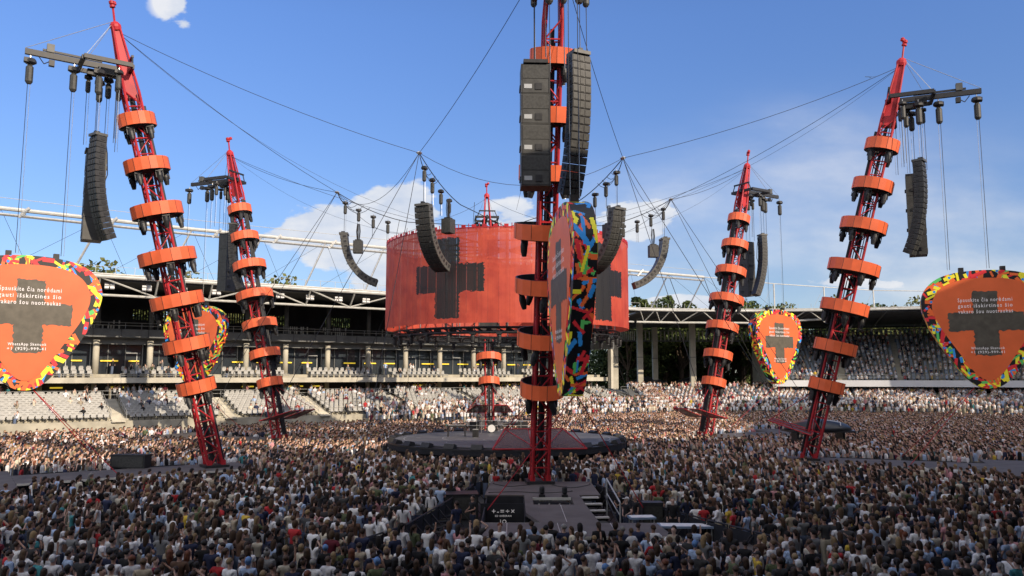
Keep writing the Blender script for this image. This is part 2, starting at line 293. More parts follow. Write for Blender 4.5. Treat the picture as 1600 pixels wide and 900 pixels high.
while s < S1-3:
    if RNG.random() < .85:
        w = RNG.uniform(1, 2.4); b = MB(); b.slab([L(s, 13.74, 8.95), L(s+w, 13.74, 8.95), L(s+w, 13.84, 8.95), L(s, 13.84, 8.95)], M['yellow'], .16); b.build('strip_lamp', st)
    if RNG.random() < .6:
        w = RNG.uniform(1, 2.2); b = MB(); b.slab([L(s+1, 12.15, 5.75), L(s+1+w, 12.15, 5.75), L(s+1+w, 12.28, 5.75), L(s+1, 12.28, 5.75)], M['yellow'], .16); b.build('strip_lamp', st)
    s += 3.1
cpr = None
for s in [v+dv for v in AIS for dv in (-1.3, 4.6)]:
    if s > S1-2: continue
    b = MB(); p = L(s, 12.0, 0)
    b.lathe([(.36, 7.26), (.36, 11.3)], M['concrete'], 14, (p[0], p[1], 0)); b.lathe([(.3, 4.5), (.3, 6.2)], M['concrete'], 12, (p[0], p[1], 0)); b.lathe([(.3, 11.92), (.3, 17)], M['parapet'], 12, (p[0], p[1], 0))
    b.build('column', st, True)
def railrun(b, pts, z, h=1.0, step=1.5, m='rail'):
    for a, c in zip(pts, pts[1:]):
        a = Vector(a); c = Vector(c); n = max(1, int((c-a).length/step))
        for q in (h, h*.55): b.bar(a+Vector((0,0,q)), c+Vector((0,0,q)), .03, M[m], 4)
        for k in range(n+1): p = a.lerp(c, k/n); b.bar(p, p+Vector((0,0,h)), .025, M[m], 4)
b = MB(); railrun(b, [L(S0, 11.0, 12.65), L(S1-1, 11.0, 12.65)], 0, .75, 1.8)
railrun(b, [L(S0, 9.1, 4.32), L(S1, 9.1, 4.32)], 0, 1.0, 1.8)
for a, c in zip(AIS, AIS[1:]):
    railrun(b, [L(a+1, 8.3, 6.85), L(c-1.9, 8.3, 6.85)], 0, .45, 2.2)
for s in AIS+[S1-.3]:
    for d in (-.75, .75): railrun(b, [L(s+d, .1, 2.4), L(s+d, 8.6, 4.35)], 0, .9, 1.6)
b.build('railing', st)
# pale boxes on the upper deck imitating daylight through rear louvre slits
b = MB(); s = S0+2
while s < S1-4:
    for zz in (13.0, 13.6):
        x = s
        while x < s+3.4:
            if RNG.random() < .75: b.box(L(x, 13.4, zz), (.16, .1, .42), M['louvre'], math.atan2(U0.y, U0.x))
            x += .3
    s += RNG.choice([4.4, 5.6, 9])
b.build('painted_daylight_bars', st)
# seats
def seat_mesh():
    b = MB(); b.box((0, -.02, .42), (.46, .42, .07), M['seat']); b.box((0, .2, .66), (.47, .07, .42), M['seat'], rot=Matrix.Rotation(-.16, 3, 'X')); b.box((0, .17, .9), (.36, .065, .1), M['seat'], rot=Matrix.Rotation(-.16, 3, 'X')); b.box((0, .1, .2), (.07, .1, .4), M['black'])
    return b.mesh('seat')
SEAT = seat_mesh(); sv = np.array([v.co[:] for v in SEAT.vertices]); sf = [tuple(p.vertices) for p in SEAT.polygons]
RZL = math.atan2(U0.y, U0.x)
spots = []; occupied = []
def lower_spots(s0, s1):
    out = []
    for r in range(NR):
        s = s0+(.31 if r%2 else 0)
        while s < s1:
            if min(abs(s-a) for a in AIS) > .95: out.append((s, r*RD+.42, ZF+r*RZ))
            s += .62
    return out
for s, n, z in lower_spots(S0+.5, S1-1.2): spots.append((s, n, z, 0))
for a, c in zip([S0]+AIS, AIS+[S1-2]):
    s = a+1.6
    while s < c-1.9:
        spots.append((s, 9.2, 6.85, 1)); spots.append((s, 10.6, 7.25, 1)); s += .78
    s = a+1.2
    while s < c-1.2:
        if RNG.random() < .4: spots.append((s, 9.9, 4.3, 2))
        s += .7
vis = []
for s, n, z, k in spots:
    p = L(s, n, z); vis.append((p, k, s, n))
def nth(n): return ['', 'first', 'second', 'third', 'fourth', 'fifth', 'sixth', 'seventh', 'eighth', 'ninth', 'tenth', 'eleventh', 'twelfth', 'thirteenth', 'fourteenth', 'fifteenth', 'sixteenth'][n]
def inview(p, m=.02): return abs(p[0]/p[1]) < .65+m
vis = [v for v in vis if inview(v[0], .12)]
near = sorted([v for v in vis if inview(v[0], 0) and v[3] > 2 and v[1] == 1], key=lambda v: v[0][1])[:100]
ns = {id(v) for v in near}
for v in near:
    o = bpy.data.objects.new('seat', SEAT); COL.objects.link(o); o.parent = st; o.location = v[0]; o.rotation_euler = (0, 0, RZL)
def inst(name, base, faces, mats, fm, places, parent=None, sc=None):
    n = len(base); V_ = []
    for (x, y, z, rz) in places:
        c, s_ = math.cos(rz), math.sin(rz); q = base.copy(); q[:, 0], q[:, 1] = base[:, 0]*c-base[:, 1]*s_, base[:, 0]*s_+base[:, 1]*c; V_.append(q+np.array([x, y, z]))
    V_ = np.concatenate(V_); F = [tuple(a+k*n for a in f) for k in range(len(places)) for f in faces]
    me = bpy.data.meshes.new(name); me.from_pydata(V_.tolist(), [], F)
    for m in mats: me.materials.append(m)
    me.polygons.foreach_set('material_index', list(fm)*len(places)); me.update()
    o = bpy.data.objects.new(name, me); COL.objects.link(o); o.parent = parent; return o
fm = [p.material_index for p in SEAT.polygons]
o = inst('seat_rows', sv, sf, [M['seat'], M['black']], fm, [v[0]+(RZL,) for v in vis if id(v) not in ns], st); o['kind'] = 'stuff'
LEFTSEATS = vis
# roof
b = MB()
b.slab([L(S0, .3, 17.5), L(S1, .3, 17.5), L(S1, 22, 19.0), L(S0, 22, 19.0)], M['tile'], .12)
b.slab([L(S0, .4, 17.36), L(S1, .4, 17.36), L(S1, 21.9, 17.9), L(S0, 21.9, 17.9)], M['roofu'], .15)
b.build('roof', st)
b = MB()
b.bar(L(S0, 0, 17.6), L(S1, 0, 17.6), .22, M['whitepipe'], 8); b.slab([L(S0, -.1, 17.95), L(S1, -.1, 17.95), L(S1, .6, 17.95), L(S0, .6, 17.95)], M['whitepipe'], .12)
b.bar(L(S0, 1.6, 15.75), L(S1, 1.6, 15.75), .15, M['whitepipe'], 8)
s = S0; k = 0
while s < S1-3:
    b.bar(L(s, 0, 17.5), L(s, 1.6, 15.8), .11, M['whitepipe'], 6)
    if k%3 != 2: b.bar(L(s, 0, 17.5), L(s+5.7, 1.6, 15.8), .1, M['whitepipe'], 6)
    else: b.bar(L(s, 1.6, 15.8), L(s+5.7, 0, 17.5), .1, M['whitepipe'], 6)
    b.bar(L(s, 1.6, 15.8), L(s, 18, 17.2), .12, M['parapet'], 6)
    s += 5.75; k += 1
s = S0
while s < S1: b.bar(L(s, .1, 17.9), L(s, .1, 18.7), .03, M['whitepipe'], 4); s += 1.9
b.bar(L(S0, .1, 18.7), L(S1, .1, 18.7), .02, M['whitepipe'], 4)
b.build('roof_truss', st)
s = S0+1
while s < S1-1:
    p = L(s, .9, 0)
    if inview(p, .02):
        b = MB(); 
        for dx in (-.27, .27):
            for dz in (0, .34): q = L(s+dx, .9, 16.5+dz); b.box(q, (.42, .22, .28), M['white'], RZL, rot=Matrix.Rotation(RZL, 3, 'Z')@Matrix.Rotation(-.5, 3, 'X'))
        b.bar(L(s, .9, 16.6), L(s, .9, 17.3), .04, M['silver'], 4); b.build('floodlight', st)
    s += 3.7
# floodlight gantry: ring pipe standing over the roof edge on inclined struts
g = empty('roof_gantry', (-30, 90, 17)); tag(g, 'long white pipe gantry with lamps held on struts above the left roof edge', 'gantry')
def child(o, par): o.parent = par; o.matrix_parent_inverse = Matrix.Translation(par.location).inverted(); return o
GP = [Vector((-75, 60, 24.3)), Vector((-52, 78.6, 24)), Vector((-37.2, 90.2, 24)), Vector((-17, 103.5, 24)), Vector((0, 114.5, 24)), Vector((19.2, 126.4, 24)), Vector((33, 134.5, 24)), Vector((47.2, 141, 23.6)), Vector((66, 143, 22.6)), Vector((84.9, 139, 21.9))]
b = MB(); 
for a, c in zip(GP, GP[1:]):
    k = 1 if c.x < 40 else .35
    b.bar(a, c, .22*k, M['whitepipe'], 8)
    if k == 1: b.bar(a+Vector((0,0,-.62)), c+Vector((0,0,-.62)), .16, M['silver'], 6); b.bar(a+Vector((0,0,1.1)), c+Vector((0,0,1.1)), .03, M['whitepipe'], 4)
child(b.build('ring_pipe'), g)
lampb = []
def one(nm, a, c, r_, m): q = MB(); q.bar(a, c, r_, M[m], 6); child(q.build(nm), g)
for i in range(len(GP)-1):
    a, c = GP[i], GP[i+1]; n = max(2, int((c-a).length/7.5))
    for k in range(n):
        p = a.lerp(c, k/n); left = p.x < 25
        if left:
            d = (p.xy-A0); s = d.dot(U0); f = Vector(L(s-2.6, 2.5, 17.9)); f2 = Vector(L(s+3.0, 3.0, 17.9)); f3 = Vector(L(s-9, 3.0, 17.9))
            one('strut', f, p, .13, 'silver'); one('stay_wire', f2, p, .018, 'rubber'); one('stay_wire', f3, p, .018, 'rubber')
        elif p.x < 42: one('strut', p+Vector((-3.0,1.6,-6.3)), p, .11, 'silver'); one('strut', p+Vector((2.6,1.6,-6.3)), p, .05, 'rubber'); one('stay_wire', p+Vector((8,1.6,-6.3)), p, .02, 'rubber')
        else: one('strut', p-Vector((0,0,6.5)), p, .14, 'whitepipe'); one('stay_wire', p-Vector((3.5,0,6.5)), p, .025, 'silver')
        if left: lampb.append(p.lerp(c, .12)+Vector((0,0,-.25)))
        
for p in lampb:
    if inview(p, .02):
        b = MB()
        for q in (-.3, 0, .3): b.box(p+Vector((q*.7, -.3, q*.9)), (.75, .3, .22), M['silver'], rot=Matrix.Rotation(.3, 3, 'Z')@Matrix.Rotation(-.7, 3, 'Y'))
        child(b.build('floodlight'), g)

# ------------------------------------------------------------------ right stand (two tiers, open corner between)
rs = empty('grandstand', (0, 0, 0)); tag(rs, 'shaded two tier grandstand with a white fascia and a full upper tier at the right', 'grandstand')
NE = len(EDGE)
def strip(b, i0, i1, n0, z0, n1, z1, m, th=.15):
    for i in range(i0, i1): b.slab([E(i, n0, z0), E(i+1, n0, z0), E(i+1, n1, z1), E(i, n1, z1)], m, th)
b = MB()
for r in range(NR): strip(b, 0, NE-1, r*RD, ZF+r*RZ, NR*RD+4, ZF+r*RZ, M['concrete2'], RZ if r else ZF)
for r in (1, 2, 3): strip(b, 0, NE-1, -.8*r, ZF-.5*r, 0, ZF-.5*r, M['concrete2'], .5)
strip(b, 0, NE-1, 12.8, 4.31, 45, 4.31, M['parapet'], .5); b.build('lower_terrace', rs)
TOPR = 18
I0 = 2.35   # upper tier starts here along the edge
b = MB()
def stripf(b, t0, t1, n0, z0, n1, z1, m, th):
    ts = [t0]+[i for i in range(int(t0)+1, NE-1)]+[t1]
    for a, c in zip(ts, ts[1:]): b.slab([Ef(a, n0, z0), Ef(c, n0, z0), Ef(c, n1, z1), Ef(a, n1, z1)], m, th)
T1 = NE-1.001
for r in range(TOPR): stripf(b, I0, T1, 7+r*.85, 6.1+r*.5, 7+TOPR*.85+1, 6.1+r*.5, M['concrete2'], .5)
b.build('upper_terrace', rs)
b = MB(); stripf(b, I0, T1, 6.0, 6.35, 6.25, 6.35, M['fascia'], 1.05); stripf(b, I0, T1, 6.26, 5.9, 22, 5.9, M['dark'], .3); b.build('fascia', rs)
b = MB(); 
for q in (0, 1):
    n0 = 6.1 if q == 0 else 9.1
b2 = MB()
ts = np.arange(I0, T1, .25)
railrun(b2, [Ef(t_, 6.12, 6.35) for t_ in ts], 0, .9, 1.7); railrun(b2, [Ef(t_, 9.0, 4.35) for t_ in np.arange(0, T1, .3)], 0, .9, 1.7); b2.build('railing', rs)
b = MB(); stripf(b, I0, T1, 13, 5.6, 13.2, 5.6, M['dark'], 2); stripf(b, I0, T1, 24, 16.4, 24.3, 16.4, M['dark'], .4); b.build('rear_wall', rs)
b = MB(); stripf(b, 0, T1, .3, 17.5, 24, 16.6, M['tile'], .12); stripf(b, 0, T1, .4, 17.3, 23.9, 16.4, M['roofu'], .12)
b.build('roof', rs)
b = MB()
for i in range(NE-1):
    b.bar(E(i, 0, 17.6), E(i+1, 0, 17.6), .2, M['whitepipe'], 8); b.slab([E(i, -.1, 17.95), E(i+1, -.1, 17.95), E(i+1, .6, 17.95), E(i, .6, 17.95)], M['whitepipe'], .12)
    if i < 3: b.bar(E(i, 1.6, 15.75), E(i+1, 1.6, 15.75+(.6 if i == 2 else 0)), .18, M['whitepipe'], 8)
for t_ in np.arange(0, T1, .45):
    b.bar(Ef(t_, .4, 17.3), Ef(t_, 23, 16.0), .14, M['parapet'], 6)
    if t_ < 3: b.bar(Ef(t_, 0, 17.5), Ef(t_+.2, 1.6, 15.8), .09, M['whitepipe'], 6); b.bar(Ef(t_+.4, 0, 17.5), Ef(t_+.2, 1.6, 15.8), .09, M['whitepipe'], 6)
for t_ in np.arange(0, T1, .16): b.bar(Ef(t_, .1, 17.9), Ef(t_, .1, 18.7), .03, M['whitepipe'], 4)
b.build('roof_truss', rs)
b = MB()   # louvre band under the rear edge of the roof
for t_ in np.arange(-.0, T1, .045): p = Vector(Ef(t_, 23.6, 14.7)); b.box(p, (.2, .1, 1.7), M['louvre'])
stripf(b, 0, T1, 23.5, 13.85, 23.7, 13.85, M['parapet'], .25); stripf(b, 0, T1, 23.5, 15.75, 23.7, 15.75, M['parapet'], .2); b.build('louvre_band', rs)
for t_, n in ((.12, 14), (.78, 15), (1.22, 23), (1.52, 14.5), (1.98, 22.5)):
    p = Ef(t_, n, 0); b = MB(); b.box((p[0], p[1], 10.8), (.95, .8, 12.2), M['concrete'], .1); b.box((p[0], p[1], 10.4), (1.0, .86, .12), M['parapet'], .1); b.build('column', rs)
# sloping end wall of the upper tier and the block beside the open corner
b = MB(); b.slab([Ef(I0-.02, 6.1, 6.4), Ef(I0+.02, 6.1, 6.4), Ef(I0+.02, 23, 15.9), Ef(I0-.02, 23, 15.9)], M['concrete'], 1.4); b.build('end_wall', rs)
b = MB(); b.slab([Ef(.03, 0, 2.6), Ef(.28, 0, 2.6), Ef(.28, 9, 4.9), Ef(.03, 9, 4.9)], M['parapet'], 2.4); b.box(Ef(.16, 3.2, 3.2), (1.8, .5, 1.6), M['dark'], .5); b.build('vomitory_block', rs)
rsp = []
for r in range(NR):
    t_ = .3
    while t_ < T1-.2:
        p = Ef(min(T1, t_+(.023 if r%2 else 0)), r*RD+.42, ZF+r*RZ); ti = int(t_*2.2)
        if (t_*2.2-ti) > .09: rsp.append((p, 0, t_, r))
        t_ += .62/13.2
for r in range(TOPR):
    t_ = I0+.05
    while t_ < T1-.2:
        if ((t_*1.6)%1) > .08: rsp.append((Ef(t_, 7.4+r*.85, 6.1+r*.5), 1, t_, r))
        t_ += .6/13.2
rsp = [v for v in rsp if inview(v[0], .06)]
def rzof(p): d = Vector((p[0], p[1]))-Vector((C.x, C.y-10)); return math.atan2(d.y, d.x)-PI/2
allr = sorted(rsp, key=lambda v: v[0][1]); nearr = [v for v in allr if v[1] == 0 and v[2] > 4.6 and v[3] > 3 and inview(v[0], -.01)][:100]; nid = {id(v) for v in nearr}
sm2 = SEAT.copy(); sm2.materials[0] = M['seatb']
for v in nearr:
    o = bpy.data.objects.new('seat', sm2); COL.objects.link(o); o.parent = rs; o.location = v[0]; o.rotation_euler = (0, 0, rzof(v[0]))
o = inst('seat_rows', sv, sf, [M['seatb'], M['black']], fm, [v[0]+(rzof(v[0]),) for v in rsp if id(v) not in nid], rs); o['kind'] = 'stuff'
# tents on the terrace
def tent(px, y, lab):
    t = empty('gazebo_tent', (px, y, 4.32)); tag(t, lab, 'tent')
    b = MB(); w = 3.2; b.add([(-w,-w,1.7),(w,-w,1.7),(w,w,1.7),(-w,w,1.7),(0,0,2.7),(-w,-w,1.4),(w,-w,1.4),(w,w,1.4),(-w,w,1.4)], [(0,1,4),(1,2,4),(2,3,4),(3,0,4),(0,5,6,1),(1,6,7,2),(2,7,8,3),(3,8,5,0)], M['tarp']); b.build('canopy', t)
    for x in (-w+.1, w-.1):
        for q in (-w+.1, w-.1): b = MB(); b.bar((x, q, 0), (x, q, 1.6), .05, M['silver']); b.build('leg', t)
tent(26.0, 152, 'black peaked tent under trees, left of the two in the open corner'); tent(34.5, 151, 'black peaked tent under trees, right of the two in the open corner')

# ------------------------------------------------------------------ trees
def crown_mesh(kind, seed, m):
    r = np.random.default_rng(seed); vs = []; fs = []
    cl = []
    nc = 34 if kind == 'broad' else 30
    for i in range(nc):
        if kind == 'broad':
            th = r.uniform(0, 2*PI); ph = r.uniform(-.5, 1); rr = r.uniform(.3, 1); cl.append((rr*4.0*math.cos(th)*math.sqrt(1-ph*ph*.7), rr*4.0*math.sin(th)*math.sqrt(1-ph*ph*.7), 9.5+ph*4.6*rr, r.uniform(.9, 1.7)))
        else:
            f = r.uniform(0, 1); R = (1-f)*3.0+.2; th = r.uniform(0, 2*PI); cl.append((R*math.cos(th)*r.uniform(.3, 1), R*math.sin(th)*r.uniform(.3, 1), 3.5+f*12, .5+(1-f)*.9))
    for cx, cy, cz, cr_ in cl:
        for k in range(150):
            d = r.normal(size=3); d /= np.linalg.norm(d); p = np.array([cx, cy, cz])+d*cr_*r.uniform(.5, 1.05)*np.array([1, 1, .75]); s_ = r.uniform(.12, .27)
            a = r.normal(size=3); a /= np.linalg.norm(a); q = np.cross(a, r.normal(size=3)); q /= np.linalg.norm(q)+1e-6; a *= s_; q *= s_*.7; k0 = len(vs)
            vs += [tuple(p-a), tuple(p+q), tuple(p+a), tuple(p-q)]; fs.append((k0, k0+1, k0+2, k0+3))
    me = bpy.data.meshes.new('crown'); me.from_pydata(vs, [], fs); me.materials.append(m); return me, cl
def trunk_mesh(cl, h):
    b = MB(); b.bar((0,0,0), (.1,.05,h*.5), .38, M['wood'], 8, .26); b.bar((.1,.05,h*.5), (0,0,h*.85), .26, M['wood'], 6, .1)
    for c_ in cl[::4]: b.bar((.05, 0, h*.42+.1*c_[2]), (c_[0]*.8, c_[1]*.8, c_[2]), .12, M['wood'], 5, .04)
    return b.mesh('trunk')
TP = []
for k, (kind, m) in enumerate((('broad', 'leaf1'), ('broad', 'leaf2'), ('broad', 'leaf3'), ('fir', 'leaf2'), ('fir', 'leaf1'))):
    cm_, cl = crown_mesh(kind, k+3, M[m]); TP.append((cm_, trunk_mesh(cl, 10 if kind == 'broad' else 14)))
KN = ['bushy green tree', 'dark bushy tree', 'olive green tree', 'dark conical fir tree', 'green conical fir tree']
NAMET = ['broadleaf_tree', 'broadleaf_tree', 'broadleaf_tree', 'fir_tree', 'fir_tree']
def tree(x, y, h, k, place):
    t = empty(NAMET[k], (x, y, 0), RNG.uniform(0, 6)); sc = h/(14.3 if k < 3 else 16.2); t.scale = (sc*RNG.uniform(1., 1.25),)*2+(sc,)
    tag(t, KN[k]+' '+place, 'tree', 'trees around the stadium')
    for nm, me in (('crown', TP[k][0]), ('trunk', TP[k][1])): o = bpy.data.objects.new(nm, me); COL.objects.link(o); o.parent = t
def px2x(px, y): return (px-800)/1230*y*.985
for i, (px, top, k, y) in enumerate(((135, 405, 0, 112), (172, 418, 2, 114), (318, 428, 2, 124), (352, 432, 0, 128), (440, 440, 2, 134), (452, 446, 0, 130), (520, 450, 1, 138), (578, 452, 0, 140), (998, 459, 3, 160), (1010, 464, 4, 158),
        (1030, 468, 0, 164), (1050, 458, 4, 166), (1090, 472, 0, 168), (1180, 459, 0, 162), (1150, 474, 1, 168), (1345, 466, 2, 172), (1322, 474, 0, 176), (1432, 470, 2, 176), (1415, 476, 1, 178))):
    el = math.radians(6.4)+math.atan((450-top)/1230); h = 7+math.tan(el)*y
    tree(px2x(px, y), y, h, k, ('over the roof %s of the drum screen, %s' % ('left' if px < 600 else 'right', ['leftmost', 'second from left', 'third from left', 'fourth from left', 'fifth from left', 'sixth from left', 'seventh from left', 'nearest the screen', 'nearest the screen', 'second from the screen', 'third from the screen', 'fourth from the screen', 'fifth from the screen', 'seventh from the screen', 'sixth from the screen', 'ninth from the screen', 'eighth from the screen', 'last at the far right', 'tenth from the screen'][i])))
for i, (px, top, k) in enumerate(((985, 470, 0), (1018, 472, 2), (1040, 470, 1), (1066, 471, 0), (1078, 466, 4), (1104, 476, 2), (1122, 474, 0), (1165, 470, 1), (1205, 478, 0), (1225, 480, 2))):
    y = 158+(i*5)%13; el = math.radians(6.4)+math.atan((450-top)/1230); tree(px2x(px, y), y, 7+math.tan(el)*y, k, 'peeping low over the right roof, %s from left' % nth(i+1))
for i in range(15):
    px = 968+i*15; y = 163+((i*7)%5)*3.5; tree(px2x(px, y), y, 15+((i*5)%4)*1.1, (1, 3, 0, 1, 4)[i%5], '%s from left in the wood behind the columns' % nth(i+1))
b = MB()   # dense wood floor of undergrowth far behind
r = np.random.default_rng(5)
for k in range(9000):
    x = r.uniform(15, 75); y = r.uniform(178, 186); z = r.uniform(0, 15)*r.uniform(.6, 1); s_ = r.uniform(.3, .7); a = Vector(r.normal(size=3)).normalized()*s_; q = a.orthogonal().normalized()*s_; p = Vector((x, y, z)); b.quad(p-a, p+q, p+a, p-q, M['leaf2'])
tag(b.build('wood'), 'dark far-off wood filling the space behind the open stadium corner', 'wood', kind='stuff')

# ------------------------------------------------------------------ masts
TH = rad(14.5); LEAN = Matrix.Rotation(TH, 3, 'Y')
TR = [5.35, 8.1, 10.95, 13.8, 16.8, 19.7, 22.6]; RR = [1.18, 1.42, 1.6, 1.72, 1.54, 1.34, 1.12]
def make_mast():
    t = empty('lighting_mast')
    hw = .43
    b = MB()
    for x in (-1, 1):
        for y in (-1, 1):
            b.bar((x*hw, y*hw, 0), (x*hw, y*hw, 24.4), .085, M['red'], 8); b.bar((x*hw, y*hw, 24.4), (x*.2, y*.2, 28.6), .085, M['red'], 8, .06)
            b.bar((x*hw*.55, y*hw, .3), (x*hw*.55, y*hw, 24.2), .028, M['black'], 5)
    b.build('chords', t).data.transform(LEAN.to_4x4())
    b = MB(); k = 0; z = 0
    while z < 24:
        z1 = z+1.02; q = 1 if k%2 else -1
        for y in (-1, 1): b.bar((-q*hw, y*hw, z), (q*hw, y*hw, z1), .04, M['red'], 5); b.bar((-hw, y*hw, z), (hw, y*hw, z), .045, M['red'], 5)
        for x in (-1, 1): b.bar((x*hw, -q*hw, z), (x*hw, q*hw, z1), .04, M['red'], 5); b.bar((x*hw, -hw, z), (x*hw, hw, z), .045, M['red'], 5)
        z = z1; k += 1
    b.build('bracing', t).data.transform(LEAN.to_4x4())
    b = MB()  # plated jib at the top
    for s_ in (-1, 1): b.add([(-hw+.06, s_*.36, 24), (hw-.06, s_*.36, 24), (.16, s_*.15, 28.4), (-.16, s_*.15, 28.4), (-hw+.06, s_*.33, 24), (hw-.06, s_*.33, 24), (.16, s_*.12, 28.4), (-.16, s_*.12, 28.4)], [(0,1,2,3),(7,6,5,4),(0,4,5,1),(1,5,6,2),(2,6,7,3),(3,7,4,0)], M['red'])
    b.lathe([(.28, 28.4), (.34, 28.6), (.34, 28.75), (.2, 28.95)], M['red'], 10)
    b.build('top_section', t).data.transform(LEAN.to_4x4())
    b = MB(); b.bar((0,0,28.9), (-.1,0,29.9), .07, M['red']); b.bar((-.1,0,29.9), (-.24,-.16,30.15), .05, M['red'])
    b.lathe([(.05, 0), (.17, .04), (.17, .16), (.1, .2), (.17, .26), (.17, .42), (.04, .5)], M['red'], 10, (-.08, .05, 29.85)); b.lathe([(.05, 0), (.14, .04), (.14, .22), (.04, .3)], M['red'], 10, (-.26, -.18, 30.1))
    b.build('beacon', t).data.transform(LEAN.to_4x4())
    b = MB(); 
    for k in range(3): b.bar((-hw-.17, -.22+.2*k, .4), (-hw-.17, -.22+.2*k, 23.5), .085, M['rubber'], 6)
    b.bar((0,0,.3), (0,0,24), .11, M['rubber'], 8); b.build('cable_run', t).data.transform(LEAN.to_4x4())
    for i, (z, r_) in enumerate(zip(TR, RR)):
        b = MB(); n = 18; h = .40
        ang = [2*PI*k/n+.1 for k in range(n)]
        vo = [(r_*math.cos(a), r_*math.sin(a)) for a in ang]; vi = [((r_-.09)*math.cos(a), (r_-.09)*math.sin(a)) for a in ang]
        for k in range(n):
            k2 = (k+1)%n
            b.quad((*vo[k], z-h), (*vo[k2], z-h), (*vo[k2], z+h), (*vo[k], z+h), M['band']); b.quad((*vi[k2], z-h), (*vi[k], z-h), (*vi[k], z+h), (*vi[k2], z+h), M['bandin'])
            if k%2 == 0: b.bar((vo[k][0]*1.003, vo[k][1]*1.003, z-h), (vo[k][0]*1.003, vo[k][1]*1.003, z+h), .012, M['bandin'], 4)
            b.quad((*vo[k], z+h), (*vo[k2], z+h), (*vi[k2], z+h), (*vi[k], z+h), M['black']); b.quad((*vi[k], z-h), (*vi[k2], z-h), (*vo[k2], z-h), (*vo[k], z-h), M['black'])
        o = b.build('ring_screen', t); o.data.transform(LEAN.to_4x4())
        b = MB()
        for a in ang[::3]: b.bar((.35*math.cos(a), .35*math.sin(a), z-.1), ((r_-.12)*math.cos(a), (r_-.12)*math.sin(a), z-.25), .05, M['black'], 5)
        b.lathe([(.62, z-.55), (r_-.14, z-.44), (r_-.14, z-.36), (.62, z-.36)], M['bandin'], 18, caps=False)
        f = b.build('support_frame', o); f.data.transform(LEAN.to_4x4())
        for k in range(5 if r_ > 1.3 else 4):
            a = 2*PI*k/(5 if r_ > 1.3 else 4)+.5+i*.3; cx, cy = (r_-.32)*math.cos(a), (r_-.32)*math.sin(a); b = MB()
            tl = Matrix.Rotation(.25*math.sin(3*a), 3, 'X')
            b.lathe([(.14, -.05), (.16, -.12), (.19, -.3), (.17, -.55), (.13, -.75), (.12, -.78)], M['black'], 10, (cx, cy, z-.5), tl); b.lathe([(.115, -.80), (.11, -.785)], M['lens'], 10, (cx, cy, z-.5), tl)
            for s_ in (-1, 1): b.box((cx+s_*.21, cy, z-.72), (.05, .1, .42), M['black'])
            b.box((cx, cy, z-.5), (.46, .26, .1), M['black'])
            q = b.build('spotlight', o); q.data.transform(LEAN.to_4x4())
    b = MB(); bx = 25.0; x0 = 5.9
    b.box((8.95, 0, bx), (5.9, .22, .34), M['black']); b.box((9.4, 0, bx+.3), (3.2, .12, .12), M['black'])
    b.build('boom', t)
    b = MB()
    for y in (-1.35, 1.35): b.box((7.6, y, bx-.02), (2.7, .2, .26), M['black'])
    for x in (6.25, 8.95): b.box((x, 0, bx-.05), (.2, 2.5, .26), M['black'])
    b.box((6.25, 0, bx+.7), (.14, 2.0, .14), M['black']); b.bar((6.25, -.9, bx+.7), (6.25, -1.2, bx), .05, M['black']); b.bar((6.25, .9, bx+.7), (6.25, 1.2, bx), .05, M['black'])
    b.box((7.5, .3, bx-.4), (1.1, .5, .4), M['black']); b.box((8.2, -.5, bx-.35), (.7, .45, .35), M['black'])
    b.build('boom_frame', t)
    b = MB(); b.box((10.6, 0, bx+.45), (.4, .35, .5), M['grey']); b.box((10.5, 0, bx-.45), (.3, .3, .35), M['black']); b.path([(10.5,.1,bx-.3), (10.9,.1,bx-.6), (11.2,.1,bx-.2)], .03, M['rubber']); b.build('camera_box', t)
    b = MB(); 
    for y in (-.6, .6): b.bar((7.25, 0, 28.1), (8.9, y*2, bx), .018, M['silver'], 4)
    b.bar((7.25, 0, 28.1), (11.9, 0, bx+.2), .018, M['silver'], 4); b.build('tie_wires', t)
    # netted canopy low on the mast
    b = MB(); q = [(-2.5, -1.7, 2.75), (-2.5, 1.7, 2.75), (.3, 2.6, 1.85), (.3, -2.6, 1.85)]
    for y0, y1, w0, w1 in ((-1.7, -.35, -2.6, -.4), (.35, 1.7, .4, 2.6)): b.slab([(-2.5, y0, 2.75), (.3, w0, 1.85), (.3, w1, 1.85), (-2.5, y1, 2.75)], M['net'], .03)
    cn = b.build('canopy', t)
    b = MB()
    for a, c in zip(q, q[1:]+q[:1]): b.bar(a, c, .045, M['red'])
    for a, c in (((-2.5,-.35,2.75), (.3,-.4,1.85)), ((-2.5,.35,2.75), (.3,.4,1.85)), (q[0], (.3,-.4,2.0)), (q[1], (.3,.4,2.0)), (q[0], (.9,0,5)), (q[1], (.9,0,5)), (q[2], (.9,0,5)), (q[3], (.9,0,5))): b.bar(a, c, .022, M['red'])
    b.build('canopy_frame', cn)
    b = MB(); b.box((0,0,.08), (1.5, 1.5, .16), M['black']); 
    for x in (-1, 1):
        for y in (-1, 1): b.box((x*.43, y*.43, .3), (.26, .26, .3), M['red'])
    b.build('base_plate', t)
    return t
mast0 = make_mast()
for i, (k, (a, R)) in enumerate(MAST.items()):
    o = mast0 if i == 0 else copy_tree(mast0)
    o.location = P(a, R, 1.2); o.rotation_euler = (0, 0, rad(a))
    tag(o, 'leaning red lattice mast with orange ring screens %s' % WHERE[k], 'mast', 'six leaning lighting masts around the stage')

for r_ in [o for o in bpy.data.objects if 'left, nearest' in o.get('label', '')]:
    for o in [c for c in r_.children if c.name.split('.')[0] == 'canopy']:
        for c in list(o.children): bpy.data.objects.remove(c)
        bpy.data.objects.remove(o)
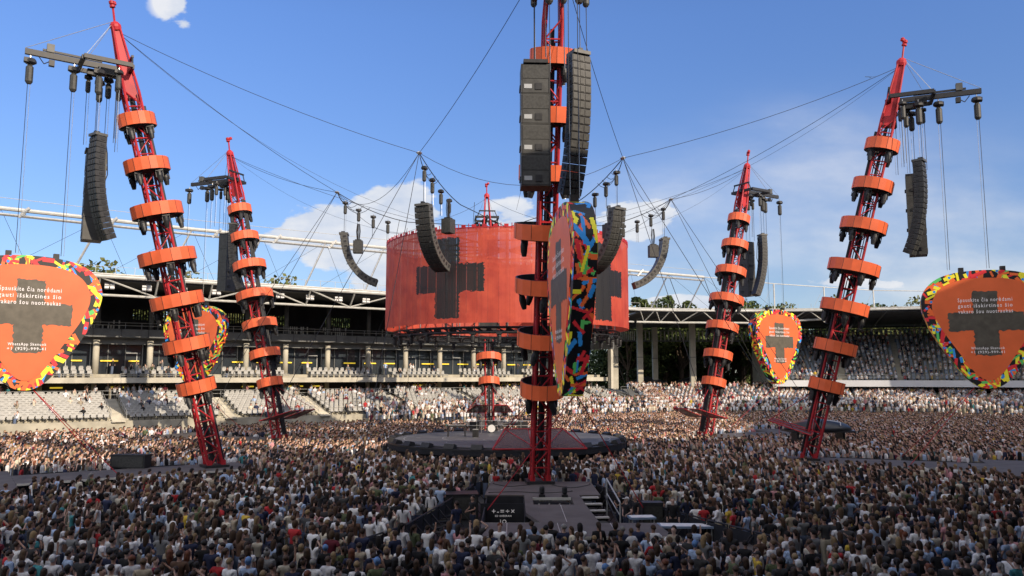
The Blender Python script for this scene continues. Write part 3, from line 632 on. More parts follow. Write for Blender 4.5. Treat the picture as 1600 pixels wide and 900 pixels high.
# ------------------------------------------------------------------ guitar-pick screens
OUT = [(0, 7.75), (1.1, 7.7), (2.1, 7.52), (2.9, 7.15), (3.45, 6.55), (3.7, 5.8), (3.62, 5.0), (3.32, 4.1), (2.85, 3.15), (2.25, 2.15), (1.6, 1.15), (1.05, .48), (.5, .1), (0, 0)]
def smooth(pts, n=6):
    out = []; m = len(pts)
    for i in range(m):
        p0, p1, p2, p3 = (Vector(pts[(i+j-1)%m]) for j in range(4))
        for k in range(n):
            t_ = k/n; out.append(.5*((2*p1)+(p2-p0)*t_+(2*p0-5*p1+4*p2-p3)*t_*t_+(3*p1-p0-3*p2+p3)*t_**3))
    return out
outline = smooth([(x, z) for x, z in OUT]+[(-x, z) for x, z in OUT[-2:0:-1]], 4)
def shrink(o, top, side, bot):
    r_ = []
    for p in o: r_.append(Vector((p.x*side, bot+(p.y/7.75)*(7.75-top-bot))))
    return r_
inner_o = [Vector((p.x*(.83-.16*(1-min(1, p.y/5))), p.y)) for p in shrink(outline, .52, 1, .55)]
def clip(poly, conv):
    area = sum(conv[i].x*conv[(i+1)%len(conv)].y-conv[(i+1)%len(conv)].x*conv[i].y for i in range(len(conv))); sg = 1 if area > 0 else -1
    for i in range(len(conv)):
        a, c = conv[i], conv[(i+1)%len(conv)]; e = c-a
        if e.length < 1e-6: continue
        out = []
        for j in range(len(poly)):
            p, q = poly[j], poly[(j+1)%len(poly)]; dp = sg*(e.x*(p.y-a.y)-e.y*(p.x-a.x)); dq = sg*(e.x*(q.y-a.y)-e.y*(q.x-a.x))
            if dp >= 0: out.append(p)
            if dp*dq < 0: out.append(p.lerp(q, dp/(dp-dq)))
        poly = out
        if len(poly) < 3: return None
    return poly
CONF = ['cy', 'cg', 'cb', 'cr', 'co', 'co', 'cr', 'cy']
TH2 = .43
def text_mesh(txt, size):
    cu = bpy.data.curves.new('t', 'FONT'); cu.body = txt; cu.size = size; cu.align_x = 'CENTER'; cu.align_y = 'CENTER'; cu.space_character = 1.25; cu.resolution_u = 2; cu.offset = .003
    o = bpy.data.objects.new('t', cu); COL.objects.link(o); dg = bpy.context.evaluated_depsgraph_get(); me = bpy.data.meshes.new_from_object(o.evaluated_get(dg)); bpy.data.objects.remove(o); return me
def rough_rect(x0, x1, z0, z1, rr, step=.12, amp=.06):
    pts = []
    def edge(a, c):
        a = Vector(a); c = Vector(c); n = max(2, int((c-a).length/step)); d = (c-a).normalized(); nn = Vector((d.y, -d.x))
        for k in range(n): pts.append(a.lerp(c, k/n)+nn*rr.uniform(-amp, amp))
    edge((x0, z0), (x1, z0)); edge((x1, z0), (x1, z1)); edge((x1, z1), (x0, z1)); edge((x0, z1), (x0, z0)); return pts
def make_pick():
    t = empty('guitar_pick_screen'); rr = random.Random(3)
    n = len(outline); per = [0]
    for i in range(n): per.append(per[-1]+(outline[(i+1)%n]-outline[i]).length)
    # body with confetti edge
    b = MB(); fine = []
    for i in range(n):
        a, c = outline[i], outline[(i+1)%n]; m_ = max(1, int(round((c-a).length/.045)))
        for k in range(m_): fine.append(a.lerp(c, k/m_))
    nf = len(fine); NL = 24; grid = np.zeros((nf, NL), int)
    for k in range(165):
        cs = rr.uniform(0, nf); cd = rr.uniform(0, NL); th = rr.uniform(0, PI); ln = rr.uniform(5, 13); wd = rr.uniform(1.2, 2.6); col = rr.randint(1, 8)
        for i in range(int(cs-ln), int(cs+ln)+1):
            for j in range(max(0, int(cd-ln)), min(NL, int(cd+ln)+1)):
                u = (i-cs)*math.cos(th)+(j+.5-cd)*math.sin(th); v = -(i-cs)*math.sin(th)+(j+.5-cd)*math.cos(th)
                if abs(u) < ln and abs(v) < wd: grid[i % nf, j] = col if rr.random() < 2 else 0
    vs = [(p.x, -TH2+2*TH2*j/NL, p.y) for p in fine for j in range(NL+1)]
    k0 = len(b.v); b.v += vs
    for i in range(nf):
        for j in range(NL):
            mm = M['ck'] if grid[i, j] == 0 else M[CONF[grid[i, j]-1]]
            b.f.append([k0+i*(NL+1)+j, k0+((i+1)%nf)*(NL+1)+j, k0+((i+1)%nf)*(NL+1)+j+1, k0+i*(NL+1)+j+1]); b.m.append(b.mi(mm))
    b.build('edge_band', t)
    for side in (-1, 1):
        sx_ = 1 if side < 0 else -1    # so that writing reads correctly on both faces
        def V3(p, d): return (p.x*sx_, side*(TH2+d), p.y)
        b = MB(); b.add([V3(p, .0) for p in outline], [tuple(range(n))], M['ck']); lay = 0
        for k in range(165):
            i = rr.randrange(n); p = outline[i].lerp(inner_o[i], rr.uniform(-.1, 1.1)); th = rr.uniform(0, PI); ln = rr.uniform(.18, .5); wd = rr.uniform(.05, .13)
            dx = Vector((math.cos(th), math.sin(th))); dy = Vector((-dx.y, dx.x)); q = clip([p-dx*ln-dy*wd, p+dx*ln-dy*wd, p+dx*ln+dy*wd, p-dx*ln+dy*wd], outline)
            if q: b.add([V3(v, .003+.00008*k) for v in q], [tuple(range(len(q)))], M[CONF[rr.randrange(8)]])
            if rr.random() < .25:
                q = clip([p+Vector((.09*math.cos(w*PI/4), .09*math.sin(w*PI/4))) for w in range(8)], outline)
                if q: b.add([V3(v, .0031+.00008*k) for v in q], [tuple(range(len(q)))], M['cb'])
        fr = b.build('confetti_border', t)
        b = MB(); b.add([V3(p, .036) for p in inner_o], [tuple(range(n))], M['face'])
        for rc, d in (((-.72, .72, 2.15, 6.35), .042), ((-2.15, 2.15, 3.75, 4.98), .046)):
            q = rough_rect(*rc, rr); q = [Vector((p.x, p.y)) for p in q]; b.add([V3(p, d) for p in q], [tuple(range(len(q)))], M['ink'])
        b.build('picture_panel', t)
        b = MB()
        for txt, z, sz in (('Spauskite čia norėdami', 5.78, .37), ('gauti išskirtines šio', 5.40, .37), ('vakaro šou nuotraukas', 5.02, .37), ('WhatsApp Skenuok', 2.62, .24), ('+1 (929)-999-41', 2.36, .24)):
            me = text_mesh(txt, sz); xs = [v.co.x for v in me.vertices]; sc_ = (3.1 if sz > .3 else 1.9)/(max(xs)-min(xs))
            b.add([V3(Vector((v.co.x*sc_, z+v.co.y*.95)), .052) for v in me.vertices], [tuple(p.vertices) for p in me.polygons], M['white_ink'])
        b.build('writing', t)
    b = MB()
    for x in (-1.2, 1.2): b = MB(); b.box((x, 0, 7.85), (.3, .35, .3), M['black']); b.build('hanging_bracket', t)
    return t
pk0 = make_pick()
PW = {'N': 'seen edge-on beside the central mast', 'LN': 'cut by the left edge of the view', 'RN': 'near the right edge of the view', 'LF': 'partly hidden behind the left front mast', 'RF': 'hanging low right of the right rear mast', 'F': 'behind the drum screen'}
for i, k in enumerate(['N', 'LN', 'RN', 'LF', 'RF']):
    a = MAST[k][0]; R = {'N': 33.0, 'LN': 33.8, 'RN': 34.2, 'LF': 33.0, 'RF': 33.2}[k]
    o = pk0 if i == 0 else copy_tree(pk0); o.location = P(a, R, 6.2, -.22 if k == 'N' else 0); o.rotation_euler = (0, 0, rad(a)); tag(o, 'orange guitar-pick shaped screen with confetti border %s' % PW[k], 'screen', 'guitar pick screens hanging from the masts')

# ------------------------------------------------------------------ loudspeaker arrays
def make_line_array(n, h, w, d, a0, a1, cm='grey'):
    # hangs from the origin; front faces +X, lower boxes tip inwards
    t = empty('line_array'); x = z = 0.0
    b = MB(); b.box((-d*.45, 0, .1), (d*1.3, w*.9, .16), M['grey']); b.box((-d*.3, 0, .24), (.3, .2, .2), M['black']); b.build('flying_frame', t)
    for k in range(n):
        an = rad(a0+(a1-a0)*(k/(n-1))**1.3); dx, dz = -math.sin(an), -math.cos(an); cx, cz = x+dx*h/2, z+dz*h/2; Rm = Matrix.Rotation(an, 3, 'Y')
        b = MB(); c = Vector((cx, 0, cz))-Rm@Vector((d/2, 0, 0)); b.box(c, (d, w, h*.9), M[cm], rot=Rm)
        for y, ww in ((0, w*.2), (-w*.32, w*.3), (w*.32, w*.3)): b.box(c+Rm@Vector((d/2+.01, y, 0)), (.03, ww, h*.74), M['grille'], rot=Rm)
        for s_ in (-1, 1): b.box(c+Rm@Vector((-d*.1, s_*(w/2+.012), 0)), (d*.4, .024, h*.4), M['black'], rot=Rm)
        b.build('speaker_box', t); x += dx*h; z += dz*h
    b = MB(); b.path([(-d*.9, w*.3, .1), (-d*1.25, w*.3, -h*n*.15), (-d*1.4, w*.3, -h*n*.35), (-d*1.05, w*.3, -h*n*.45)], .03, M['rubber']); b.build('cable', t)
    return t
def make_subs():
    t = empty('subwoofer_array')
    b = MB(); b.box((-.5, 0, .1), (1.2, 1.1, .16), M['black']); b.build('flying_frame', t)
    for k in range(4):
        z = -.7-1.4*k
        b = MB(); b.box((-.55, 0, z), (1.1, 1.32, 1.38), M['cab2']); b.box((.006, 0, z+.32), (.03, 1.22, .6), M['grille']); b.box((.006, -.05, z-.36), (.03, 1.22, .56), M['cab2'])
        b.box((.03, .12, z-.36), (.05, .3, .3), M['black']); b.box((.03, -.35, z-.36), (.03, .35, .2), M['rail']); b.box((.025, -.35, z-.36), (.03, .3, .14), M['grille'])
        b.box((-.55, -.68, z-.3), (.5, .06, .2), M['black']); b.box((-1.13, .2, z-.2), (.1, .3, .2), M['black'])
        for y in (-.6, .6): b.box((-.0, y, z), (.05, .04, 1.3), M['black'])
        b.build('speaker_box', t)
    return t
la0 = make_line_array(18, .36, .95, .58, -3, 24, 'cab'); su0 = make_subs(); ia0 = make_line_array(13, .42, 1.15, .55, 6, 72)
for i, (k, (a, R)) in enumerate(MAST.items()):
    dR = {'N': -.2}.get(k, 0); mir = -1 if k in ('RN', 'RF') else 1; dL = -2.6 if k == 'LF' else 0
    o = la0 if i == 0 else copy_tree(la0); o.location = P(a, 31.1+dR+dL, 21.5, .75*mir); o.rotation_euler = (0, 0, rad(a)+.35*mir); tag(o, 'slender curved line array hanging from the boom of the %s' % SHORT[k], 'speaker array', 'line arrays hanging outside the masts')
    o = su0 if i == 0 else copy_tree(su0); o.location = P(a, 31.2+dR, 20.95, -1.35*mir); o.rotation_euler = (0, 0, rad(a)-.05); tag(o, 'straight tall subwoofer stack hanging from the boom of the %s' % SHORT[k], 'speaker array', 'subwoofer stacks hanging outside the masts')
NODE = {'near left': -114.8, 'near right': -54.8, 'left': -174.8, 'right': 5.2, 'far left': 125.2, 'far right': 65.2}
for i, (nm, a) in enumerate(NODE.items()):
    o = ia0 if i == 0 else copy_tree(ia0); o.location = P(a, 13.7, 18.5); o.rotation_euler = (0, 0, rad(a)); tag(o, 'curved J shaped speaker array hanging at the %s side of the drum screen' % nm, 'speaker array', 'J shaped speaker arrays around the drum screen')
# ------------------------------------------------------------------ chain hoists (body hangs from the origin, its chain runs on down)
def make_hoist(s, ln, chains=2):
    t = empty('chain_hoist'); b = MB()
    b.lathe([(.02, -.18*s), (.28*s, -.22*s), (.34*s, -.34*s), (.34*s, -.46*s), (.2*s, -.55*s)], M['black'], 8); b.box((.18*s, .1*s, -.36*s), (.3*s, .34*s, .26*s), M['black']); b.build('motor', t)
    b = MB(); b.bar((0,0,0), (0,0,-.2*s), .04*s, M['silver']); b.build('hook', t)
    b = MB(); b.lathe([(.12*s, -.62*s), (.21*s, -.74*s), (.21*s, -1.62*s), (.13*s, -1.75*s)], M['grille'], 9); 
    for x in (-.12*s, .12*s): b.bar((x, 0, -.5*s), (x, 0, -.72*s), .02, M['silver'], 4)
    b.build('chain_bag', t)
    b = MB(); b.bar((.06, 0, -.5*s), (.06, 0, -ln), .018, M['rubber'], 5)
    if chains > 1: b.bar((-.08, 0, -.5*s), (-.08, .05, -ln), .012, M['silver'], 4)
    b.build('chain', t); return t
HT = {}
def hoist(s, ln, loc, rz, lab, grp):
    key = (s, round(ln, 1)); 
    if key not in HT: HT[key] = o = make_hoist(s, ln)
    else: o = copy_tree(HT[key])
    o.location = loc; o.rotation_euler = (0, 0, rz); tag(o, lab, 'hoist', grp)
HL = [(34.6, 0, 10.4, 1.0, 'at the outer tip'), (32.3, 0, 10.4, 1.0, 'at mid length'), (31.0, .75, 3.1, 1.0, 'above the line array'), (30.7, -1.3, 3.7, .9, 'above the subwoofers'), (29.9, .2, 3.1, .7, 'close to the mast'), (30.0, 1.25, 3.1, .8, 'at the frame corner'), (30.3, -.55, 3.4, .85, 'at mid frame'), (31.4, -.9, 3.2, .7, 'at the outer frame bar'), (29.6, -1.2, 3.3, .75, 'at the rear frame corner')]
for k, (a, R) in MAST.items():
    for Rr, lat, ln, s_, w_ in HL:
        z = 26.0-.12*(Rr < 32)
        hoist(s_, ln+1.5-.12*(Rr < 32), P(a, Rr+(-.5 if k == 'N' else 0), z, lat*(-1 if k in ('RN', 'RF') else 1)), rad(a), 'black chain hoist %s, boom of the %s' % (w_, SHORT[k]), 'chain hoists hanging from the mast booms')
def cable(name, pts, r_, lab, cat='cable', grp=None, m='rubber'):
    b = MB(); b.path(pts, r_, M[m], 5); return tag(b.build(name), lab, cat, grp)
def sag(a, c, d, n=10):
    a = Vector(a); c = Vector(c); return [a.lerp(c, k/n)-Vector((0, 0, d*4*(k/n)*(1-k/n))) for k in range(n+1)]
for nm, a in NODE.items():
    nd = P(a, 14.1, 22.1); e = P(a, 8.2, 19.7); c1_ = sag(nd, e, .35)
    cable('support_cable', c1_+[Vector((C.x, C.y, 19.4))], .032, 'thick support cable running inwards over the drum screen at the %s side' % nm, grp='support cables over the drum screen')
    bb = MB()
    for q in range(4): bb.path(sag(nd, P(a, 12.9-.5*q, 21.3-.15*q), .55+.15*q, 8), .02, M['rubber'], 4)
    tag(bb.build('cable_loops'), 'loose black cable loops hanging under the %s cable joint' % nm, 'cable loops', 'loose cable loops')
    b = MB(); b.lathe([(.05, -.12), (.22, 0), (.05, .12)], M['silver'], 8); b.box((0,0,0), (.34, .08, .12), M['white']); o = b.build('cable_joint'); o.location = nd; o.rotation_euler = (0, 0, rad(a)); tag(o, 'pale shackle joint where cables meet at the %s side above the screen' % nm, 'cable joint', 'cable joints')
    for q, (Rr, ln) in enumerate(((13.4, 3.2), (12.3, 3.0), (11.1, 2.5), (9.9, 2.3))):
        f = (14.1-Rr)/(14.1-8.2); z = 22.1-2.4*f-.35*4*f*(1-f)
        b_ = z-.35 - (18.7 if q < 2 else 17.6 if q == 3 else 18.2)
        hoist(.68, max(1.2, b_), P(a, Rr, z-.2), rad(a), 'small hoist, %s from outside on the %s support cable' % (['first', 'second', 'third', 'fourth'][q], nm), 'small hoists on the support cables')
    b = MB(); b.box((0,0,0), (.75, .7, 1.0), M['grille']); b.box((0,0,.56), (.5, .4, .1), M['black']); 
    for q in range(9): aa = q*1.7; b.path([(.1*math.cos(aa), .1*math.sin(aa), 1.9), (.16*math.cos(aa), .16*math.sin(aa), 1.3), (.1*math.cos(aa), .1*math.sin(aa), .6)], .022, M['rubber'], 4)
    o = b.build('amplifier_box'); o.location = P(a, 12.2 if 'near' not in nm else 11.6, 17.4, -.9 if a > 0 else .9); o.rotation_euler = (0, 0, rad(a)); tag(o, 'square black box with hanging cable bundle beside the %s J shaped array' % nm, 'amplifier box', 'amplifier boxes')
order = sorted(NODE.items(), key=lambda q: q[1]%360)
for i in range(6):
    (n1_, a1_), (n2_, a2_) = order[i], order[(i+1)%6]
    cable('slack_cable', sag(P(a1_, 14.1, 22.1), P(a2_, 14.1, 22.1), 2.1, 14), .017, 'slack cable sagging between the %s and %s cable joints' % (n1_, n2_), grp='slack cables between joints')
for k, (a, R) in MAST.items():
    top = P(a, R+28.6*math.sin(TH), 1.2+28.4*math.cos(TH))
    for nm, na in NODE.items():
        if abs((na-a+180) % 360-180) < 42: cable('stay_cable', sag(top, P(na, 14.1, 22.1), .5), .018, 'cable from the %s to the %s cable joint' % (SHORT[k], nm), grp='stay cables from mast tops')
    cable('stay_cable', sag(top, P(a, 8, 19.2), 1.6, 12), .01, 'thin stay cable from the %s top down to the drum screen' % SHORT[k], grp='thin stay cables')
for nm, a in NODE.items():
    for q in (-1, 1):
        cable('guy_line', [P(a, 14.1, 22.1), P(a+q*9, 27, .1)], .02, 'straight dark guy line from the %s joint down to its %s' % (nm, 'left' if q > 0 else 'right'), grp='guy lines down to the field')
for k, (a, R) in MAST.items():
    if k == 'F': continue
    for q in (-1, 1):
        cable('bracing_strap', [P(a, {'N': 33.0}.get(k, 33.4), 6.3), P(a, 30.2 if k == 'N' else 29, 1.3, q*3.4)], .022, 'red strap under the pick on the %s side of the %s' % ('left' if q*(1 if k in ('N',) else -1) < 0 else 'right', SHORT[k]), 'strap', 'red straps under the picks', 'red')

# ------------------------------------------------------------------ drum screen
SR, ZB, ZT = 9.95, 10.75, 17.55
t = empty('drum_screen', (C.x, C.y, ZB)); tag(t, 'huge red see-through drum screen with black brush crosses above the stage', 'screen')
def screen_mat():
    m = bpy.data.materials.new('red_mesh_screen'); m.use_nodes = True; tt = m.node_tree; bs = tt.nodes['Principled BSDF']; out = tt.nodes['Material Output']
    uv = N(tt, 'ShaderNodeUVMap'); uv.uv_map = 'UVMap'; sp = N(tt, 'ShaderNodeSeparateXYZ'); tt.links.new(uv.outputs[0], sp.inputs[0]); u, v = sp.outputs[0], sp.outputs[1]
    nz = N(tt, 'ShaderNodeTexNoise'); nz.inputs['Scale'].default_value = 3.2; nz.inputs['Detail'].default_value = 6; mpp = N(tt, 'ShaderNodeMapping'); mpp.inputs['Scale'].default_value = (1, 2.0, 1); tt.links.new(uv.outputs[0], mpp.inputs[0]); tt.links.new(mpp.outputs[0], nz.inputs['Vector'])
    nzc = mathn(tt, 'MULTIPLY', mathn(tt, 'SUBTRACT', nz.outputs[0], .5), .55)
    per = 2*PI*SR/5
    # u is arc length from the cross centre nearest the camera
    um = mathn(tt, 'SUBTRACT', mathn(tt, 'PINGPONG', mathn(tt, 'ADD', u, per*10), per/2), 0)
    ax = mathn(tt, 'ABSOLUTE', um); az = mathn(tt, 'ABSOLUTE', mathn(tt, 'SUBTRACT', v, 3.25))
    def rect(hx, hz, oz=0): return mathn(tt, 'MULTIPLY', mathn(tt, 'LESS_THAN', mathn(tt, 'ADD', ax, nzc), hx), mathn(tt, 'LESS_THAN', mathn(tt, 'ADD', az, nzc), hz))
    cross = mathn(tt, 'MAXIMUM', rect(1.0, 2.9), rect(2.85, 1.0))
    n3 = N(tt, 'ShaderNodeTexNoise'); n3.inputs['Scale'].default_value = .7; n3.inputs['Detail'].default_value = 6; tt.links.new(uv.outputs[0], n3.inputs['Vector'])
    rc = N(tt, 'ShaderNodeMix', data_type='RGBA'); rc.inputs[6].default_value = (.36, .038, .022, 1); rc.inputs[7].default_value = (.50, .070, .034, 1)
    mrr = N(tt, 'ShaderNodeMapRange'); mrr.inputs[1].default_value = .35; mrr.inputs[2].default_value = .65; tt.links.new(n3.outputs[0], mrr.inputs[0]); tt.links.new(mrr.outputs[0], rc.inputs[0])
    cc_ = N(tt, 'ShaderNodeMix', data_type='RGBA'); tt.links.new(cross, cc_.inputs[0]); tt.links.new(rc.outputs[2], cc_.inputs[6]); cc_.inputs[7].default_value = (.012, .011, .012, 1)
    tt.links.new(cc_.outputs[2], bs.inputs['Base Color']); bs.inputs['Roughness'].default_value = .6
    tt.links.new(cc_.outputs[2], bs.inputs['Emission Color']); bs.inputs['Emission Strength'].default_value = .10
    # tiny openings between the mesh strips
    seam = mathn(tt, 'LESS_THAN', mathn(tt, 'PINGPONG', u, .39), .016)
    fine = mathn(tt, 'MULTIPLY_ADD', mathn(tt, 'GREATER_THAN', mathn(tt, 'PINGPONG', u, .065), .045),   .03, .04)
    hol = N(tt, 'ShaderNodeTexNoise'); hol.inputs['Scale'].default_value = 2.2; hol.inputs['Detail'].default_value = 3; tt.links.new(uv.outputs[0], hol.inputs['Vector'])
    tr_f = mathn(tt, 'MAXIMUM', mathn(tt, 'MULTIPLY', seam, .35), mathn(tt, 'ADD', fine, mathn(tt, 'MULTIPLY', cross, -.03)))
    tr = N(tt, 'ShaderNodeBsdfTransparent'); ms = N(tt, 'ShaderNodeMixShader'); tt.links.new(tr_f, ms.inputs[0]); tt.links.new(bs.outputs[0], ms.inputs[1]); tt.links.new(tr.outputs[0], ms.inputs[2]); tt.links.new(ms.outputs[0], out.inputs[0]); return m
M['screen'] = screen_mat()
n = 160; me = bpy.data.meshes.new('mesh_curtain'); vs = []; fs = []; uvs = []
a00 = rad(-90-25.5)
H_ = ZT-ZB
for i in range(n+1):
    a = a00+2*PI*i/n; ff = 1+.0012*math.sin(i*2.1)
    for z in (0, H_): vs.append((SR*ff*math.cos(a), SR*ff*math.sin(a), z))
for i in range(n): fs.append((2*i, 2*i+2, 2*i+3, 2*i+1)); s_ = 2*PI*SR/n; uvs += [(i*s_, 0), ((i+1)*s_, 0), ((i+1)*s_, H_), (i*s_, H_)]
me.from_pydata(vs, [], fs); uvl = me.uv_layers.new(name='UVMap'); uvl.data.foreach_set('uv', [q for p in uvs for q in p]); me.materials.append(M['screen'])
o = bpy.data.objects.new('mesh_curtain', me); COL.objects.link(o); o.parent = t
b = MB()
for i in range(80):
    a = 2*PI*i/80; b.box((SR*math.cos(a), SR*math.sin(a), H_+.12), (.32, .05, .22), M['red'], a+PI/2); b.bar((SR*math.cos(a+.04), SR*math.sin(a+.04), H_-.1), (SR*math.cos(a+.04), SR*math.sin(a+.04), H_+.3), .03, M['red'], 4)
b.lathe([(SR-.05, H_-.02), (SR+.03, H_-.02), (SR+.03, H_+.05), (SR-.05, H_+.05)], M['red'], 80, caps=False); b.build('top_rim', t)
b = MB()
for r_, z in ((9.2, -.25), (9.2, -.62), (8.2, -.25), (8.2, -.62), (9.4, 6.6), (5, 6.7), (5, -.3)):
    for i in range(48): a, c = 2*PI*i/48, 2*PI*(i+1)/48; b.bar((r_*math.cos(a), r_*math.sin(a), z), (r_*math.cos(c), r_*math.sin(c), z), .06, M['black'], 5)
for i in range(72):
    a, c = 2*PI*i/72, 2*PI*(i+1)/72
    for r_ in (9.2, 8.2): b.bar((r_*math.cos(a), r_*math.sin(a), -.25), (r_*math.cos(c), r_*math.sin(c), -.62), .035, M['black'], 4)
    if i%3 == 0: b.bar((9.2*math.cos(a), 9.2*math.sin(a), -.25), (8.2*math.cos(a), 8.2*math.sin(a), -.62), .035, M['black'], 4)
for i in range(12):
    a = 2*PI*i/12; b.bar((.4*math.cos(a), .4*math.sin(a), 6.7), (9.4*math.cos(a), 9.4*math.sin(a), 6.7), .07, M['black'], 5); b.bar((5*math.cos(a), 5*math.sin(a), -.3), (9.2*math.cos(a), 9.2*math.sin(a), -.3), .06, M['black'], 5); b.bar((5*math.cos(a), 5*math.sin(a), -.3), (5*math.cos(a), 5*math.sin(a), 6.7), .05, M['silver'], 4)
    b.bar((8.9*math.cos(a), 8.9*math.sin(a), -.3), (8.9*math.cos(a), 8.9*math.sin(a), 6.7), .06, M['silver'], 4)
b.build('inner_truss', t)
for i in range(30):
    a = 2*PI*i/30+.05; b = MB(); x, y = 9.2*math.cos(a), 9.2*math.sin(a)
    b.box((x, y, -.72), (.4, .4, .14), M['black'], a); b.lathe([(.12, -.78), (.17, -.9), (.15, -1.2), (.11, -1.34)], M['black'], 8, (x, y, 0)); b.lathe([(.105, -1.36), (.10, -1.345)], M['lens'], 8, (x, y, 0)); b.build('spotlight', t)
for i in range(36):
    a = 2*PI*i/36+.02; r_ = 8.2; b = MB(); b.box((r_*math.cos(a), r_*math.sin(a), -.45), (.5, .3, .3), M['black'], a); b.build('light_batten', t)
for i in range(12):
    a = 15+30*i; cable('lifting_chain', [C+Vector((9.4*math.cos(rad(a)), 9.4*math.sin(rad(a)), 17.4)), C+Vector((9*math.cos(rad(a)), 9*math.sin(rad(a)), 19.8 if i%2 else 19.6))], .02, 'thin lifting chain above the drum screen rim, %s going round from the right' % nth(i+1), 'chain', 'lifting chains of the drum screen')

# ------------------------------------------------------------------ round stage
t = empty('round_stage', (C.x, C.y, 0)); tag(t, 'large round black stage in the middle of the crowd', 'stage')
b = MB(); b.lathe([(8.8, 0), (8.8, 1.3), (9.6, 1.45), (9.6, 1.78), (9.1, 1.86)], M['cloth'], 64, caps=False); b.build('skirt', t)
b = MB(); b.lathe([(9.6, 1.80), (9.6, 1.92), (9.15, 1.93), (9.15, 1.98), (8.4, 1.98)], M['black'], 64, caps=False); b.build('revolving_rim', t)
b = MB(); b.lathe([(9.05, 1.9), (9.05, 2.03)], M['stage'], 72)
for r_ in (8.3, 5.2):
    for i in range(72):
        a, c = 2*PI*i/72, 2*PI*(i+1)/72; b.quad((r_*math.cos(a), r_*math.sin(a), 2.036), ((r_+.05)*math.cos(a), (r_+.05)*math.sin(a), 2.036), ((r_+.05)*math.cos(c), (r_+.05)*math.sin(c), 2.036), (r_*math.cos(c), r_*math.sin(c), 2.036), M['rail'])
for i in range(26): a = RNG.uniform(0, 6.28); r_ = RNG.uniform(2, 8); b.box((r_*math.cos(a), r_*math.sin(a), 2.038), (.3, .06, .008), M['rail'], RNG.uniform(0, 3))
b.build('floor', t)
for i in range(24):
    a = -PI/2+(i-12)*.22; q = empty('stage_monitor', (C.x+9.35*math.cos(a), C.y+9.35*math.sin(a), 1.93), a)
    if i == 0:
        b = MB(); b.add([(-.28,-.4,0),(.28,-.4,0),(.28,.4,0),(-.28,.4,0),(-.1,-.4,.33),(.28,-.4,.22),(.28,.4,.22),(-.1,.4,.33)], [(0,3,2,1),(4,5,6,7),(0,1,5,4),(1,2,6,5),(2,3,7,6),(3,0,4,7)], M['black']); WM = b.mesh('stage_monitor')
    bpy.data.objects.remove(q); o = bpy.data.objects.new('stage_monitor', WM); COL.objects.link(o); o.location = (C.x+9.36*math.cos(a), C.y+9.36*math.sin(a), 1.935); o.rotation_euler = (0, 0, a+PI)
    tag(o, 'black wedge monitor on the stage rim, %s to the %s of its front' % (nth(12-i if i < 12 else i-11), 'left' if i < 12 else 'right'), 'speaker', 'wedge monitors on the stage rim')
for x, w_, l_ in ((-4.2, 3.2, 'left'), (1.0, 3.0, 'middle'), (5.6, 2.4, 'right')):
    b = MB(); b.box((0, 0, .55), (w_, 1.1, 1.1), M['grey']); b.box((0, -.56, .55), (w_*.9, .03, .9), M['grille']); b.box((0, 0, 1.12), (w_*.96, 1.0, .04), M['black']); o = b.build('subwoofer'); o.location = (C.x+x, C.y-9.6, 0); tag(o, '%s of three long grey ground subwoofers at the foot of the round stage' % l_, 'speaker', 'ground subwoofers at the stage foot')
# instruments
t = empty('electric_piano', (-4.6, 66.3, 2.04)); tag(t, 'black electric piano on straight legs at the left of the round stage', 'piano')
b = MB(); b.box((0,0,.86), (1.6,.5,.16), M['black']); b.box((0,-.1,.945), (1.4,.2,.012), M['white']); b.build('body', t)
for x in (-.7, .7):
    for y in (-.2, .2): b = MB(); b.bar((x, y, 0), (x, y, .8), .05, M['black']); b.build('leg', t)
b = MB(); b.box((1.3,.1,.3), (.5,.4,.6), M['black']); b.box((1.3,.1,.62), (.45,.35,.05), M['rail']); o = b.build('guitar_amplifier'); o.location = (-4.3, 65.6, 2.04); tag(o, 'small black amplifier beside the electric piano', 'amplifier')
t = empty('drum_kit', (-1.8, 70.5, 2.04)); tag(t, 'drum kit with white bass drum at the back of the round stage', 'drum kit')
RX = Matrix.Rotation(PI/2, 3, 'X')
b = MB(); b.lathe([(.36, -.25), (.36, .25)], M['black'], 18, (0, 0, .4), RX); b.lathe([(.33, .252), (.33, .26)], M['white'], 18, (0, 0, .4), RX); b.build('bass_drum', t)
for x, z in ((-.3, .95), (.3, .95), (.75, .55)): b = MB(); b.lathe([(.2, -.12), (.2, .12)], M['black'], 14, (x, .1, z)); b.lathe([(.19, .122), (.01, .128)], M['white'], 14, (x, .1, z)); b.build('tom_drum', t)
for x in (-.9, 1.1): b = MB(); b.bar((x, .1, 0), (x, .1, 1.4), .02, M['silver'], 4); b.lathe([(.3, 1.38), (.02, 1.43)], M['silver'], 14, (x, .1, 0)); b.build('cymbal', t)
t = empty('stage_rack', (-.2, 72.2, 2.04)); tag(t, 'low pale metal rack of gear behind the drum kit', 'rack'); b = MB()
railrun(b, [(-4, 0, 0), (4, 0, 0)], 0, .95, 1.0, 'silver'); b.build('frame', t); b = MB()
for x in (-3.2, -1.6, 1.2, 2.8): b = MB(); b.box((x, .3, .45), (.9, .5, .8), M['black']); b.build('flight_case', t)
pass
for i, (x, y, l_) in enumerate(((-3.0, 69, 'left of the drum kit'), (.8, 68.5, 'right of the drum kit'), (-.6, 60, 'in the middle of the round stage'))):
    b = MB(); b.lathe([(.16, 0), (.16, .03)], M['black'], 10); b.bar((0,0,.03), (0,0,1.45), .016, M['black'], 5); b.bar((0,0,1.45), (0,-.2,1.6), .03, M['black'], 6); o = b.build('microphone_stand'); o.location = (x, y, 2.04); tag(o, 'thin black microphone stand '+l_, 'mic stand', 'microphone stands')

